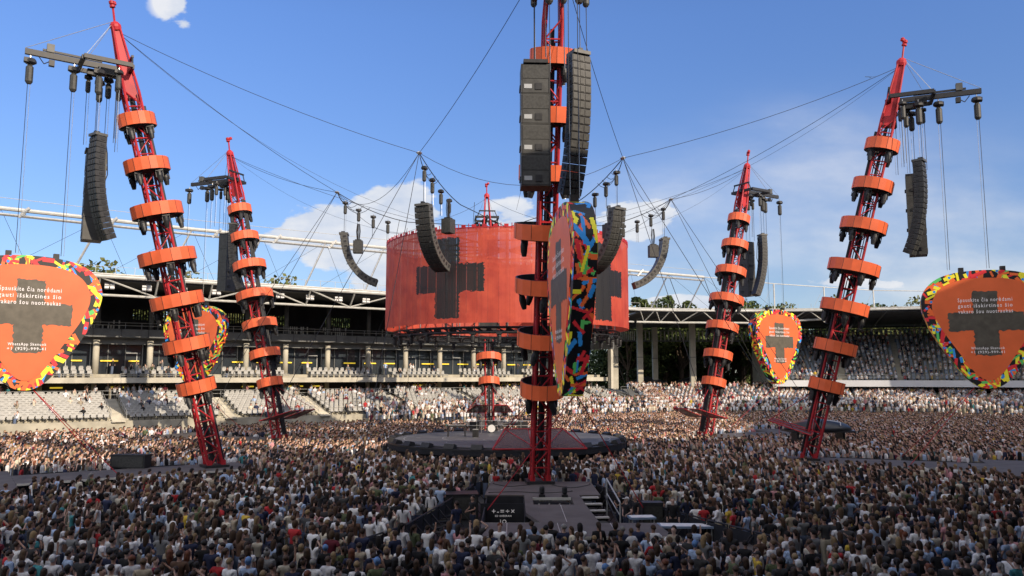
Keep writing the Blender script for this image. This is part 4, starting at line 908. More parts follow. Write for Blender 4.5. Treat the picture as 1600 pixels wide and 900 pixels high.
# ------------------------------------------------------------------ decks and walkways
def deckpoly(name, poly, z, lab, parent=None):
    pass
t = empty('front_walkway', (1.5, 36, 0)); tag(t, 'grey stage walkway with hatch and steps in front of the central mast', 'walkway')
def W2(b, nm): return child(b.build(nm), t)
b = MB()
def dk(x0, x1, y0, y1): b.prism([(x0,y0),(x1,y0),(x1,y1),(x0,y1)], 1.06, 1.2, M['deck'])
b.prism([(-1.35,39.6),(4.35,39.6),(4.35,44.6),(-1.15,44.6)], 1.06, 1.2, M['deck'])
b.prism([(1.15,32.2),(3.5,32.2),(3.35,36.7),(1.15,36.7)], 1.06, 1.2, M['deck'])
dk(.6, .98, 36.7, 39.6); b.prism([(2.85,36.7),(3.35,36.7),(3.3,39.6),(2.85,39.6)], 1.06, 1.2, M['deck']); b.prism([(.98,36.7),(1.15,36.7),(1.15,36.701),(.98,36.701)], 1.06, 1.2, M['deck'])
b.prism([(.98,38.9),(2.85,38.9),(2.85,39.6),(.98,39.6)], 1.06, 1.2, M['deck']); b.prism([(.6,34.5),(1.148,32.2),(1.148,36.699),(.6,36.699)], 1.06, 1.2, M['deck'])
b.prism([(-1.2,29.6),(5.9,29.6),(5.75,32.19),(-1.2,32.19)], 1.06, 1.2, M['deck']); b.prism([(-5.0,29.2),(-1.21,29.2),(-1.21,31.0),(-5.0,31.0)], .5, .64, M['deck']); b.prism([(5.91,29.2),(9.5,28.7),(9.0,31.3),(5.8,31.3)], .5, .64, M['deck'])
W2(b, 'deck_boards')
b = MB()
for seg in (((1.17,32.2),(3.5,32.2)), ): pass
for x in (-.2, 1.8, 3.9): b.box((x, 30.9, 1.203), (.03, 2.5, .006), M['rail'])
b.box((2.2, 34.5, 1.203), (.03, 4.2, .006), M['rail']); b.box((2.2, 34.5, 1.203), (.0301, .03, .0065), M['rail']); b.box((2.35, 29.56, 1.13), (7.1, .05, .1), M['deckedge']); b.box((1.9, 38.86, 1.13), (1.9, .06, .13), M['step']); b.box((.0, 32.25, 1.1), (2.3, .05, .18), M['deckedge'])
W2(b, 'edge_trim')
b = MB()
for a, c in (((-1.35,44.5),(-1.35,39.7)), ((-1.35,39.62),(.58,39.62)), ((.58,39.5),(.58,34.5)), ((-1.2,29.55),(5.9,29.55)), ((3.5,32.3),(3.35,36.6)), ((-1.25,32.3),(-1.25,39.5))):
    a = Vector(a+(0,)); c = Vector(c+(0,)); d = (c-a).normalized(); nn = Vector((-d.y, d.x, 0))*.03; b.prism([(a+nn).xy[:], (a-nn).xy[:], (c-nn).xy[:], (c+nn).xy[:]], 0, 1.05, M['cloth'])
W2(b, 'skirting')
b = MB(); b.add([(-1.22,39.55,1.15),(.55,39.55,1.15),(.55,39.55,0),(-1.22,39.55,0)], [(0,1,2,3)], M['cloth'])
for k in range(4): b.bar((1.05+.5*k, 36.75, .9), (1.3+.5*k, 38.8, .9), .04, M['silver'], 5)
b.bar((1., 37.8, .9), (2.84, 37.8, .9), .04, M['silver'], 5); W2(b, 'hatch_frame')
b = MB()
for k in range(5): b.box((3.75+.1*k, 39.3-.55*k, 1.12-.22*k), (.95, .3, .06), M['step'], .12); b.box((3.75+.1*k, 39.47-.55*k, 1.03-.22*k), (.95, .03, .18), M['black'], .12)
W2(b, 'stairs')
b = MB()
for x in (3.2, 4.4): b.bar((x+.15, 39.4, 1.2), (x+.5, 36.9, .2), .04, M['black']); 
b.bar((4.65, 39.5, 0), (4.65, 39.5, 2.0), .04, M['rail']); b.bar((5.0, 37.3, 0), (5.0, 37.3, 1.2), .04, M['rail']); b.bar((4.65, 39.5, 2.0), (5.0, 37.3, 1.2), .04, M['rail']); b.bar((4.65, 39.5, 1.3), (5.0, 37.3, .6), .03, M['rail']); W2(b, 'stair_rail')
# banner with signs in the pit
t2 = empty('pit_banner', (-.45, 33.6, 0)); tag(t2, 'black banner with white maths signs hanging in the pit left of the walkway', 'banner')
b = MB(); b.add([(-1.0, 3.4, 1.15), (1.0, 3.4, 1.15), (1.0, 3.36, -.0), (-1.0, 3.36, -.0), (-1.0, 3.44, 1.15), (1.0, 3.44, 1.15), (1.0, 3.4, 0), (-1.0, 3.4, 0)], [(3,2,1,0),(4,5,6,7),(0,1,5,4)], M['cloth']); b.build('cloth', t2)
b = MB(); 
def wr(txt, x, z, sz):
    me = text_mesh(txt, sz); b.add([(x+v.co.x, 3.33, z+v.co.y) for v in me.vertices], [tuple(p.vertices) for p in me.polygons], M['white_ink'])
wr('+-=÷×', .05, .8, .34); wr('ED SHEERAN', .05, .6, .11); wr('IQ', .05, .34, .26); b.build('writing', t2)
t2.location.z = .05
t3 = empty('equipment_case', (.25, 33.3, 0)); tag(t3, 'long black flight case with metal edges in the pit by the walkway', 'case')
b = MB(); b.box((0,0,.28), (1.9,.55,.5), M['black']); 
for z in (.03, .53): b.box((0,-.285,z), (1.92,.02,.05), M['silver']); b.box((0,0,z+.015), (1.92,.57,.02), M['deckedge'])
for x in (-.95,0,.95): b.box((x,-.29,.28), (.04,.02,.46), M['silver'])
for x in (-.75,-.2,.5): b.box((x,-.297,.3), (.16,.012,.14), M['white'])
b.build('body', t3)
for i, (x, y) in enumerate(((-3.3, 37.6), (-3.5, 36.0), (-3.7, 34.4), (-3.9, 32.8))):
    t = empty('steel_frame', (x, y, 0), .1); tag(t, 'dark steel frame lying beside the left barrier, %s from the camera' % nth(4-i), 'frame', 'dark steel frames by the left barrier')
    b = MB(); q = [(-.8,-.6,.5),(.8,-.6,.5),(.8,.6,.5),(-.8,.6,.5)]
    for a, c in zip(q, q[1:]+q[:1]): b.bar(a, c, .035, M['black'])
    b.bar(q[0], q[2], .03, M['black']); b.bar(q[1], q[3], .03, M['black']); b.bar((0,-.6,.5), (0,.6,.5), .03, M['silver']); b.build('frame', t)
    for a in q: b = MB(); b.bar(a, (a[0], a[1], 0), .035, M['black']); b.build('leg', t)
# radial walkways at the other masts
for k, (a, R) in MAST.items():
    if k == 'N': continue
    t = empty('side_walkway', P(a, 28, 0), rad(a)); tag(t, 'low grey walkway leading outwards from the foot of the %s' % SHORT[k], 'walkway', 'grey walkways leading out from the masts')
    b = MB(); b.prism([(-7,-2.1),(6,-2.1),(6,2.1),(-7,2.1)], 1.06, 1.2, M['deck']); b.prism([(6.01,-5),(9.5,-5),(9.5,5),(6.01,5)], 1.06, 1.2, M['deck']); b.build('deck_boards', t)
    b = MB()
    for y in (-2.13, 2.13):
        b = MB(); b.box((-.5, y, 1.13), (12.9, .05, .12), M['deckedge'] if k == 'LN' else M['rail']); b.build('edge_trim', t)
    b = MB()
    for y in (-1.8, 1.8): b.box((-.5, y, .5), (13, .05, 1.0), M['cloth'])
    b.box((9.4, 0, .5), (.05, 9.8, 1.0), M['cloth']); b.build('skirting', t)
for i, x in enumerate((1.45, 2.55)):
    t = empty('floor_light', (x, 38.98, 1.2)); tag(t, 'small black floor light at the %s end of the walkway hatch' % ('left' if i == 0 else 'right'), 'lamp', 'floor lights')
    b = MB(); b.box((0,0,.06), (.3,.26,.12), M['black']); b.build('base', t); b = MB(); b.lathe([(.09, .14), (.13, .2), (.13, .42), (.1, .5)], M['black'], 10); b.build('lamp_head', t)
for i, pts in enumerate(([(-1.0,43.9),(-.3,42.6),(.4,42.8),(1.0,43.4)], [(2.2,43.4),(2.9,42.1),(3.6,42.4),(4.2,43.6)], [(-1.1,40.3),(.2,40.6),(1.6,40.2),(3.0,40.9)])):
    cable('floor_cable', [Vector((x, y, 1.215)) for x, y in smooth(pts, 5)[:16]], .018, 'loose black cable on the walkway deck, %s' % ['left of the mast foot', 'right of the mast foot', 'in front of the mast foot'][i])
# props by the walkway
def box_prop(name, loc, dims, rz, m, lab, cat, legs=False, grp=None):
    t = empty(name, loc, rz); tag(t, lab, cat, grp); w, d, h = dims
    if legs:
        b = MB(); b.box((0,0,h), (w, d, .08), M[m]); b.box((0,0,h+.045), (w*.9, d*.8, .01), M['white']); b.build('table_top', t)
        for x in (-1, 1):
            for y in (-1, 1): b = MB(); b.bar((x*(w/2-.08), y*(d/2-.08), 0), (x*(w/2-.08), y*(d/2-.08), h-.04), .03, M['silver']); b.build('leg', t)
    else:
        b = MB(); b.box((0,0,h/2), (w, d, h), M[m]); b.build('body', t); b = MB(); b.box((0,0,h+.02), (w*1.02, d*1.02, .04), M['black']); b.box((0,-d/2-.01,h*.5), (w*.9, .02, h*.8), M['grille']); b.build('lid', t)
    return t
box_prop('work_table', (7.1, 33.2, 0), (2.2, .8, .9), -.05, 'blued', 'long table with pale blue cover right of the walkway', 'table', True)
box_prop('work_table', (5.55, 34.6, 0), (1.1, .7, 1.0), .1, 'blued', 'short grey table left of the pale blue table', 'table', True)
box_prop('equipment_cabinet', (6.3, 36.3, 0), (.9, .6, 1.35), 0, 'black', 'tall black metal framed cabinet by the walkway stairs', 'cabinet')
for i, (x, y) in enumerate(((4.35, 33.9), (5.25, 33.7))): 
    b = MB(); b.add([(-.55,-.4,0),(.55,-.4,0),(.55,.4,0),(-.55,.4,0),(-.45,-.2,.62),(.35,-.2,.7),(.35,.3,.7),(-.45,.3,.62)], [(0,3,2,1),(4,5,6,7),(0,1,5,4),(1,2,6,5),(2,3,7,6),(3,0,4,7)], M['tarp']); o = b.build('covered_case'); o.location = (x, y, 0); tag(o, 'dark tarpaulin covered case on the right of the walkway, %s of the pair' % ('left' if i == 0 else 'right'), 'case', 'covered cases')
box_prop('equipment_case', (-2.55, 39.8, 0), (1.7, 1.2, 1.25), .1, 'black', 'big black box with a brown top by the left barrier', 'case')
for x, y, rz, lb in ((16.5, 62, -.3, 'low grey platform left of the dark shell'),):
    b = MB(); b.box((0,0,.5), (6, 2.2, 1.0), M['cloth']); b.box((0,0,1.05), (6.2,2.4,.1), M['deck']); o = b.build('platform'); o.location = (x, y, 0); o.rotation_euler = (0,0,rz); tag(o, lb, 'platform')
# dark oval shell near the right mast
t = empty('dark_shell', (27.0, 70.5, 2.3)); tag(t, 'glossy black oval shell with a white line behind the right front mast', 'shell')
b = MB(); nn = 28; prof = [(math.cos(q)*3.0, math.sin(q)*.95) for q in np.linspace(0, PI/2, 7)]
b.lathe([(r_+.001, z) for r_, z in prof], M['tarp'], nn); b.v = [(x, y*.55, z) for x, y, z in b.v]; b.build('cover', t, True)
b = MB(); b.path([(.3, -.8, .93), (1.6, -1.05, .72), (1.5, -1.35, .45)], .04, M['white'], 5); b.build('white_line', t)
b = MB(); b.box((0,0,-.08), (5.6, 3, .14), M['black']); 
for x in (-2, 2): b.box((x,0,-1.0), (.2, 1.5, 1.75), M['black'])
b.build('stand', t)
# LN road case and fence
box_prop('equipment_case', P(-144.8, 27.5, 1.2, -2.6), (2.3, .8, .8), -.1, 'black', 'wide black box behind the left walkway', 'case')
# barriers
def barrier_proto():
    t = empty('crowd_barrier'); b = MB()
    for x in (-.6, .6): b.bar((x, 0, 0), (x, 0, 1.15), .03, M['black'])
    b.bar((-.6,0,1.15), (.6,0,1.15), .035, M['black']); b.bar((-.6,0,.15), (.6,0,.15), .03, M['black']); b.bar((-.6,0,1.0), (-.6,-.9,.05), .025, M['black']); b.bar((.6,0,1.0), (.6,-.9,.05), .025, M['black']); b.build('frame', t)
    b = MB(); b.box((0,0,.62), (1.16,.02,.9), M['cloth']); b.build('panel', t)
    b = MB(); b.box((0,-.55,.03), (1.2,1.0,.03), M['black']); b.build('foot_plate', t); return t
def nth_(n): return str(n)+({1: 'st', 2: 'nd', 3: 'rd'}.get(n % 10, 'th') if n % 100 not in (11, 12, 13) else 'th')
bar0 = barrier_proto(); first = True
def barriers(pts, side, where):
    global first; k = 0
    for a, c in zip(pts, pts[1:]):
        a = Vector(a); c = Vector(c); n_ = max(1, round((c-a).length/1.22)); rz = math.atan2((c-a).y, (c-a).x)
        for q in range(n_):
            p = a.lerp(c, (q+.5)/n_); o = bar0 if first else copy_tree(bar0); first = False; k += 1
            o.location = (p.x, p.y, 0); o.rotation_euler = (0, 0, rz+(PI if side else 0)); tag(o, '%s black crowd barrier from the camera %s' % (nth(min(k, 16)), where), 'barrier', 'black crowd barriers')
barriers([(-5.4, 29.3), (-4.2, 32), (-2.9, 39), (-2.1, 43.8)], False, 'left of the front walkway')
barriers([(9.7, 29.6), (8.0, 33.2), (5.9, 38.2), (4.6, 44)], True, 'right of the front walkway')
barriers([P(-144.8, 33, 0, -2.9), P(-144.8, 24, 0, -2.9)], False, 'behind the left walkway')
barriers([P(-22.8, 36, 0, 2.9), P(-22.8, 24, 0, 2.9)], True, 'behind the right walkway')
print('OBJ', len(bpy.data.objects))

# ------------------------------------------------------------------ people
def skin_eval(nodes, edges, sub, name, root=0):
    me = bpy.data.meshes.new('tmp'); me.from_pydata([n[0] for n in nodes], edges, []); o = bpy.data.objects.new('tmp', me); COL.objects.link(o)
    sk = o.modifiers.new('s', 'SKIN'); sk.use_smooth_shade = True
    for i, n in enumerate(nodes):
        r_ = n[1]; me.skin_vertices[0].data[i].radius = (r_, r_) if isinstance(r_, float) else r_
    me.skin_vertices[0].data[root].use_root = True
    if sub: sb = o.modifiers.new('u', 'SUBSURF'); sb.levels = sub; sb.render_levels = sub
    dg = bpy.context.evaluated_depsgraph_get(); out = bpy.data.meshes.new_from_object(o.evaluated_get(dg)); out.name = name; bpy.data.objects.remove(o); return out
# a person faces +Y (towards the stage)
POSES = {
 'standing with arms hanging': (((.235, .0, 1.16), (.24, .07, .93)), ((-.235, .0, 1.16), (-.24, .07, .93))),
 'with hands folded in front': (((.24, .03, 1.17), (.08, .25, 1.12)), ((-.24, .03, 1.17), (-.06, .27, 1.08))),
 'holding up a phone': (((.24, .2, 1.25), (.10, .36, 1.50)), ((-.24, .03, 1.17), (-.08, .25, 1.1))),
 'with one arm raised': (((.28, .06, 1.62), (.27, .1, 1.88)), ((-.235, .0, 1.16), (-.24, .07, .93))),
 'with a hand on the head': (((.36, .02, 1.55), (.13, .0, 1.72)), ((-.235, .0, 1.16), (-.24, .07, .93))),
 'with hands on hips': (((.33, -.04, 1.2), (.17, .08, 1.05)), ((-.33, -.04, 1.2), (-.17, .08, 1.05)))}
def hand(nodes, edges, wi, w, d, s_):
    d = Vector(d).normalized(); lat = d.cross(Vector((0, 1, .01))); lat = lat.normalized() if lat.length > .1 else Vector((1, 0, 0)); bend = d.cross(lat).normalized()
    palm = Vector(w)+d*.07; nodes.append((tuple(palm), (.034, .018))); pi = len(nodes)-1; edges.append((wi, pi))
    for k, (off, ln) in enumerate(((-.030, .065), (-.010, .078), (.010, .072), (.029, .058))):
        a = palm+lat*off+d*.03; m_ = a+d*ln*.55+bend*.012; e = m_+d*ln*.4+bend*.028; i0 = len(nodes); nodes += [(tuple(a), .009), (tuple(m_), .0085), (tuple(e), .007)]; edges += [(pi, i0), (i0, i0+1), (i0+1, i0+2)]
    a = Vector(w)+d*.035-lat*.034*s_; e = a+d*.045-lat*.022*s_; i0 = len(nodes); nodes += [(tuple(a), .011), (tuple(e), .009)]; edges += [(wi, i0), (i0, i0+1)]
def body(pose, sub, fine, name='body'):
    (eR, wR), (eL, wL) = POSES[pose]
    nd = [((0,0,.95), (.135,.10)), ((0,0,1.12), (.125,.09)), ((0,0,1.30), (.115,.075)), ((0,-.005,1.40), (.075,.055)), ((0,0,1.50), (.050,.053)), ((0,.01,1.565), (.066,.078)), ((0,.008,1.64), (.078,.095)), ((0,0,1.71), (.066,.08)), ((0,0,1.745), (.03,.04)),
          ((.16,-.005,1.385), .042), (eR, .038), (wR, .028), ((-.16,-.005,1.385), .042), (eL, .038), (wL, .028),
          ((.085,0,.86), (.085,.09)), ((.095,.01,.50), .056), ((.1,-.01,.09), .04), ((.105,.11,.03), (.04,.03)), ((-.085,0,.86), (.085,.09)), ((-.095,.01,.50), .056), ((-.1,-.01,.09), .04), ((-.105,.11,.03), (.04,.03))]
    ed = [(0,1),(1,2),(2,3),(3,4),(4,5),(5,6),(6,7),(7,8),(3,9),(9,10),(10,11),(3,12),(12,13),(13,14),(0,15),(15,16),(16,17),(17,18),(0,19),(19,20),(20,21),(21,22)]
    if fine:
        nd += [((0,.115,1.625), (.011,.014)), ((.085,0,1.625), (.008,.02)), ((-.085,0,1.625), (.008,.02))]; ed += [(6,23),(6,24),(6,25)]
        hand(nd, ed, 11, wR, Vector(wR)-Vector(eR), 1); hand(nd, ed, 14, wL, Vector(wL)-Vector(eL), -1)
    me = skin_eval(nd, ed, sub, name); me.materials.append(M['skin']); return me
def shirt(pose, sub, long=False, name='shirt'):
    (eR, wR), (eL, wL) = POSES[pose]; R0 = Vector((.17,-.005,1.40)); L0 = Vector((-.17,-.005,1.40)); f = .62
    nd = [((0,0,.90), (.165,.12)), ((0,0,1.0), (.158,.118)), ((0,0,1.15), (.15,.112)), ((0,0,1.30), (.185,.13)), ((0,-.008,1.42), (.15,.108)), ((0,0,1.485), (.08,.075)),
          (tuple(R0), .078), (tuple(R0.lerp(Vector(eR), f)), .066), (tuple(L0), .078), (tuple(L0.lerp(Vector(eL), f)), .066)]
    ed = [(0,1),(1,2),(2,3),(3,4),(4,5),(4,6),(6,7),(4,8),(8,9)]
    if long: nd += [(eR, .052), (tuple(Vector(eR).lerp(Vector(wR), .85)), .04), (eL, .052), (tuple(Vector(eL).lerp(Vector(wL), .85)), .04)]; ed += [(7,10),(10,11),(9,12),(12,13)]
    me = skin_eval(nd, ed, sub, name); me.materials.append(M['fabric']); return me
def trousers(sub):
    nd = [((0,0,.98), (.15,.112)), ((0,0,.90), (.15,.115)), ((.088,0,.82), (.098,.1)), ((.097,.01,.50), .075), ((.1,-.01,.13), .062), ((-.088,0,.82), (.098,.1)), ((-.097,.01,.50), .075), ((-.1,-.01,.13), .062)]
    me = skin_eval(nd, [(0,1),(1,2),(2,3),(3,4),(1,5),(5,6),(6,7)], sub, 'trousers'); me.materials.append(M['fabric']); return me
def hairm(kind, seg=14):
    b = MB(); rn = random.Random(hash(kind) % 7+1)
    rings = 9; vs = []; 
    for j in range(rings+1):
        ph = PI*j/rings
        for i in range(seg):
            th = 2*PI*i/seg; x, y, z = math.sin(ph)*math.cos(th), math.sin(ph)*math.sin(th), math.cos(ph)
            fr = max(0, y)                                   # the face side is open: hair stays above and behind
            rx, ry, rz_ = .098, .112, .118
            p = Vector((x*rx, y*ry*(1-.22*fr)-.014, 1.662+z*rz_))
            if z < 0 and y > -.1: p = Vector((x*.07, y*.05-.03, 1.665+z*.03))
            if kind == 'short' and z < -.35: p = Vector((x*.075, y*.07-.03, 1.61))
            if kind in ('long', 'wavy') and z < 0 and y < .35: d = -z; p = Vector((x*(.098+.02*d+(.012*math.sin(9*th) if kind == 'wavy' else 0)), min(y*.1, .02)-.035-.02*d, 1.66-.36*d-(.08*d if kind == 'wavy' else 0)))
            if kind == 'bob' and z < 0 and y < .4: d = -z; p = Vector((x*(.108), min(y*.105, .03)-.02, 1.66-.17*d))
            q = rn.uniform(-.005, .005); vs.append(p+Vector((q, q, q)))
    fs = [(j*seg+i, (j+1)*seg+i, (j+1)*seg+(i+1)%seg, j*seg+(i+1)%seg) for j in range(rings) for i in range(seg)]
    b.add(vs, fs, M['hair'])
    if kind == 'pony': b.lathe([(.01, 0), (.04, -.05), (.045, -.16), (.03, -.3), (.01, -.36)], M['hair'], 7, (0, -.145, 1.72))
    if kind == 'bun': b.lathe([(.01, .06), (.05, .03), (.055, -.01), (.03, -.05)], M['hair'], 8, (0, -.09, 1.79))
    if kind == 'cap': b.box((0, .1, 1.70), (.15, .14, .015), M['hair'])
    return b.mesh('cap' if kind == 'cap' else 'hair', True)
PB = {p: body(p, 1, True) for p in POSES}; PSH = {(p, l): shirt(p, 1, l) for p in POSES for l in (False, True)}; PT = trousers(1)
HAIRS = {k: hairm(k) for k in ('short', 'long', 'wavy', 'bob', 'pony', 'bun', 'cap')}
HC = [('dark brown', (.030, .018, .012)), ('brown', (.058, .034, .021)), ('blond', (.21, .145, .075)), ('black', (.013, .011, .011)), ('light brown', (.10, .062, .036)), ('grey', (.20, .19, .18)), ('auburn', (.12, .04, .02))]
HW = [.30, .24, .12, .17, .11, .03, .03]
SCL = [('white', (.78, .78, .80)), ('black', (.018, .018, .02)), ('dark navy', (.025, .032, .07)), ('grey', (.20, .205, .21)), ('beige', (.42, .36, .27)), ('pale blue', (.36, .47, .66)), ('charcoal', (.05, .05, .052)), ('red', (.42, .03, .035)), ('olive green', (.10, .12, .06)),
       ('pink', (.58, .28, .30)), ('brown', (.13, .075, .05)), ('teal', (.05, .22, .24)), ('yellow', (.6, .42, .06)), ('burgundy', (.14, .02, .035)), ('cream', (.60, .55, .44))]
SW = np.array([.27, .20, .10, .08, .05, .09, .09, .02, .03, .02, .02, .015, .01, .015, .04]); SW /= SW.sum()
SK = [(.42, .26, .20), (.36, .215, .16), (.48, .32, .26), (.31, .18, .13)]
HP = {'short': ['short', 'cropped'], 'long': ['long straight'], 'wavy': ['long wavy'], 'bob': ['chin-length'], 'pony': ['ponytail'], 'bun': ['bun']}
pr = random.Random(11)
def person(x, y, rz, z=0, label=None, row='', k=None, shirtc=None, hairk=None, pose=None, hc=None, cat='person', grp=None):
    pose = pose or pr.choices(list(POSES), [.45, .24, .10, .03, .04, .06])[0]; hairk = hairk or pr.choices(['short', 'long', 'wavy', 'bob', 'pony', 'bun', 'cap'], [.46, .16, .09, .08, .1, .05, .06])[0]
    hn, hcol = HC[hc if hc is not None else pr.choices(range(7), HW)[0]]; sn, scol = SCL[shirtc if shirtc is not None else pr.choices(range(15), SW.tolist())[0]]; lng = pr.random() < .22
    o = bpy.data.objects.new('person', PB[pose]); COL.objects.link(o); o.location = (x, y, z); o.rotation_euler = (0, 0, rz); s_ = pr.uniform(.93, 1.06)*(1 if hairk in ('short', 'cap') else .955); o.scale = (s_*pr.uniform(.96, 1.12), s_*pr.uniform(.95, 1.12), s_)
    sk = SK[pr.randrange(4)]; o.color = sk+(1,)
    v = pr.uniform(.8, 1.15)
    for nm, me, c_ in (('shirt', PSH[(pose, lng)], tuple(min(.8, q*v) for q in scol)), ('trousers', PT, pr.choice([(.03,.04,.07), (.02,.02,.022), (.1,.13,.2), (.3,.27,.2)])), ('cap' if hairk == 'cap' else 'hair', HAIRS[hairk], hcol if hairk != 'cap' else pr.choice([(.5,.5,.5), (.02,.02,.02), (.1,.2,.4)]))):
        q = bpy.data.objects.new(nm, me); COL.objects.link(q); q.parent = o; q.color = c_+(1,)
    hd = 'in a cap' if hairk == 'cap' else 'with %s %s hair' % ({'short': 'short', 'long': 'long straight', 'wavy': 'long wavy', 'bob': 'chin-length', 'pony': 'tied back', 'bun': 'pinned up'}[hairk], hn)
    tag(o, label or 'person %s, %s top, %s' % (hd, sn, row), cat, grp); return o
ORD = ['frontmost', 'second', 'third', 'fourth', 'fifth', 'sixth', 'seventh']
ns_ = 0
def nth3(n): return str(n)+({1: 'st', 2: 'nd', 3: 'rd'}.get(n % 10, 'th') if n % 100 not in (11, 12, 13) else 'th')
for r_ in range(6):
    y0 = 21.4+r_*.9; hw_ = .655*y0+.2; nn = int(2*hw_/.62)
    for i in range(nn):
        x = -hw_+(i+.5)*2*hw_/nn+pr.uniform(-.13, .13)+(r_%2)*.2; y = y0+pr.uniform(-.22, .22)
        rz = pr.gauss(0, .35)+math.atan2(-(C.x-x), C.y-y)*.6
        if pr.random() < .07: rz += pr.choice([1.3, -1.3, 2.8])
        person(x, y, rz, row='%s from left in %s row' % (nth3(i+1), ORD[r_]), grp='people standing in the front crowd'); ns_ += 1
print('front people', ns_)
FX = [(5.05, 37.9, 2.6, .0, 1, 'short', 5, 'with hands folded in front', 'bald looking guard in black shirt beside the white walkway steps'),
      (5.5, 35.9, 1.9, 0, 1, 'short', 5, 'standing with arms hanging', 'guard in black shirt bending by the metal framed cabinet'),
      (1.85, 28.9, .2, .0, 2, 'short', 5, 'standing with arms hanging', 'white haired person in navy shirt right at the walkway edge'),
      (1.2, 28.5, -.2, 0, 0, 'short', 3, 'standing with arms hanging', 'person in white shirt beside the white haired person at the walkway edge'),
      (-1.75, 36.0, 2.2, 0, 1, 'short', 3, 'with hands folded in front', 'black clad guard standing in front of the big box, the farther one'),
      (-2.3, 33.4, .7, .0, 2, 'short', 0, 'standing with arms hanging', 'dark blue clad crew person left of the pit banner'),
      (-.9, 45.6, .3, .0, 7, 'short', 0, 'standing with arms hanging', 'person in orange red shirt left of the central mast foot'),
      (-3.9, 41.6, -.6, 0, 12, 'long', 0, 'with hands folded in front', 'person in bright yellow top leaning at the left barrier'),
      (-1.7, 27.6, .1, 0, 0, 'short', 1, 'with one arm raised', 'person in white shirt raising one arm in front of the pit'),
      (-.2, 44.9, 1.2, .0, 6, 'short', 0, 'with hands folded in front', 'person in charcoal top by the left side of the central mast foot'),
      (3.1, 44.9, -1.0, .0, 1, 'long', 1, 'standing with arms hanging', 'long haired person in black right of the central mast foot'),
      (5.0, 35.2, 2.0, 0, 1, 'cap', 3, 'with hands on hips', 'crew person in cap and black shirt behind the short grey table'),
      (6.9, 34.6, 2.9, 0, 1, 'short', 5, 'standing with arms hanging', 'crew person in black behind the long pale blue table'),
      (5.6, 28.0, 2.6, 0, 4, 'short', 3, 'with hands on hips', 'person in beige shirt with hands on hips right of the walkway')]
for x, y, rz, z, sc_, hk, hc, ps, lab in FX: person(x, y, rz, z, lab, shirtc=sc_, hairk=hk, pose=ps, hc=hc, cat='person')

# --- the mass of the crowd: one object
def arr(me): 
    v = np.array([q.co[:] for q in me.vertices]); f = [tuple(p.vertices) for p in me.polygons]; return v, f
def proto(pose, hk):
    parts = [(body(pose, 1, False), 0), (shirt(pose, 1, hk == 'pony'), 1), (trousers(0), 2), (hairm(hk, 9), 3)]; V_ = []; F = []; K = []; n0 = 0
    for me, k in parts:
        v, f = arr(me); V_.append(v); F += [tuple(a+n0 for a in q) for q in f]; K += [k]*len(v); n0 += len(v)
    V_ = np.concatenate(V_); K = np.array(K)
    return V_, F, K
NEARP = [proto(p, h) for p in list(POSES)[:2]+['with hands on hips'] for h in ('short', 'short', 'long', 'pony', 'bob')]+[proto('holding up a phone', 'long')]+[proto('with one arm raised', 'short'), proto('with a hand on the head', 'long')]
def mini(hk, arms, seated=False):
    V_ = []; F = []; K = []
    def ring(pts, k, rings):
        n0 = len(V_); m_ = len(rings[0])
        for rg in rings: V_.extend(rg); K.extend([k]*len(rg))
        for j in range(len(rings)-1):
            for i in range(m_): F.append((n0+j*m_+i, n0+j*m_+(i+1)%m_, n0+(j+1)*m_+(i+1)%m_, n0+(j+1)*m_+i))
        F.append(tuple(range(n0+(len(rings)-1)*m_, n0+len(rings)*m_)))
    def el(rx, ry, z, n=6, cy=0, cx=0): return [(cx+rx*math.cos(2*PI*(i+.5)/n), cy+ry*math.sin(2*PI*(i+.5)/n), z) for i in range(n)]
    o = -.42 if seated else 0
    ring(0, 1, [el(.17,.12,.9+o), el(.16,.12,1.15+o), el(.21,.12,1.36+o), el(.16,.09,1.45+o), el(.06,.06,1.49+o)])
    if seated: ring(0, 2, [el(.17,.25,.42, cy=.18), el(.17,.25,.56, cy=.18)]); ring(0, 2, [el(.15,.07,.0, cy=.38), el(.15,.07,.5, cy=.38)])
    else: ring(0, 2, [el(.15,.1,.0), el(.16,.12,.92)])
    ring(0, 0, [el(.055,.06,1.47+o), el(.075,.085,1.55+o), el(.085,.095,1.63+o, cy=.012), el(.06,.07,1.70+o)])
    if hk == 'short': ring(0, 3, [el(.085,.07,1.60+o, cy=-.035), el(.098,.1,1.68+o, cy=-.014), el(.07,.075,1.76+o), el(.01,.01,1.78+o)])
    else: ring(0, 3, [el(.11,.05,1.36+o, cy=-.075), el(.105,.07,1.60+o, cy=-.045), el(.098,.1,1.69+o, cy=-.014), el(.07,.075,1.77+o), el(.01,.01,1.79+o)])
    if arms == 'down': 
        for s_ in (-1, 1): ring(0, 1, [el(.05,.06,1.18+o, 4, 0, s_*.24), el(.055,.06,1.40+o, 4, 0, s_*.2)]); ring(0, 0, [el(.035,.04,.95+o, 4, .08, s_*.24), el(.04,.045,1.18+o, 4, .0, s_*.24)])
    else:
        for s_ in (-1, 1): ring(0, 0, [el(.035,.04,1.30+o, 4, .25, s_*.12), el(.04,.045,1.55+o, 4, .28, s_*.1)])
    return np.array(V_), F, np.array(K)
MINI = [mini(h, a) for h in ('short', 'short', 'long') for a in ('down', 'up')]; MINIS = [mini(h, a, True) for h in ('short', 'long') for a in ('down', 'up')]
SCOL = np.array([c for _, c in SCL]); HCOL = np.array([c for _, c in HC]); SKC = np.array(SK); TC = np.array([(.03,.04,.07), (.02,.02,.022), (.1,.13,.2), (.3,.27,.2)])
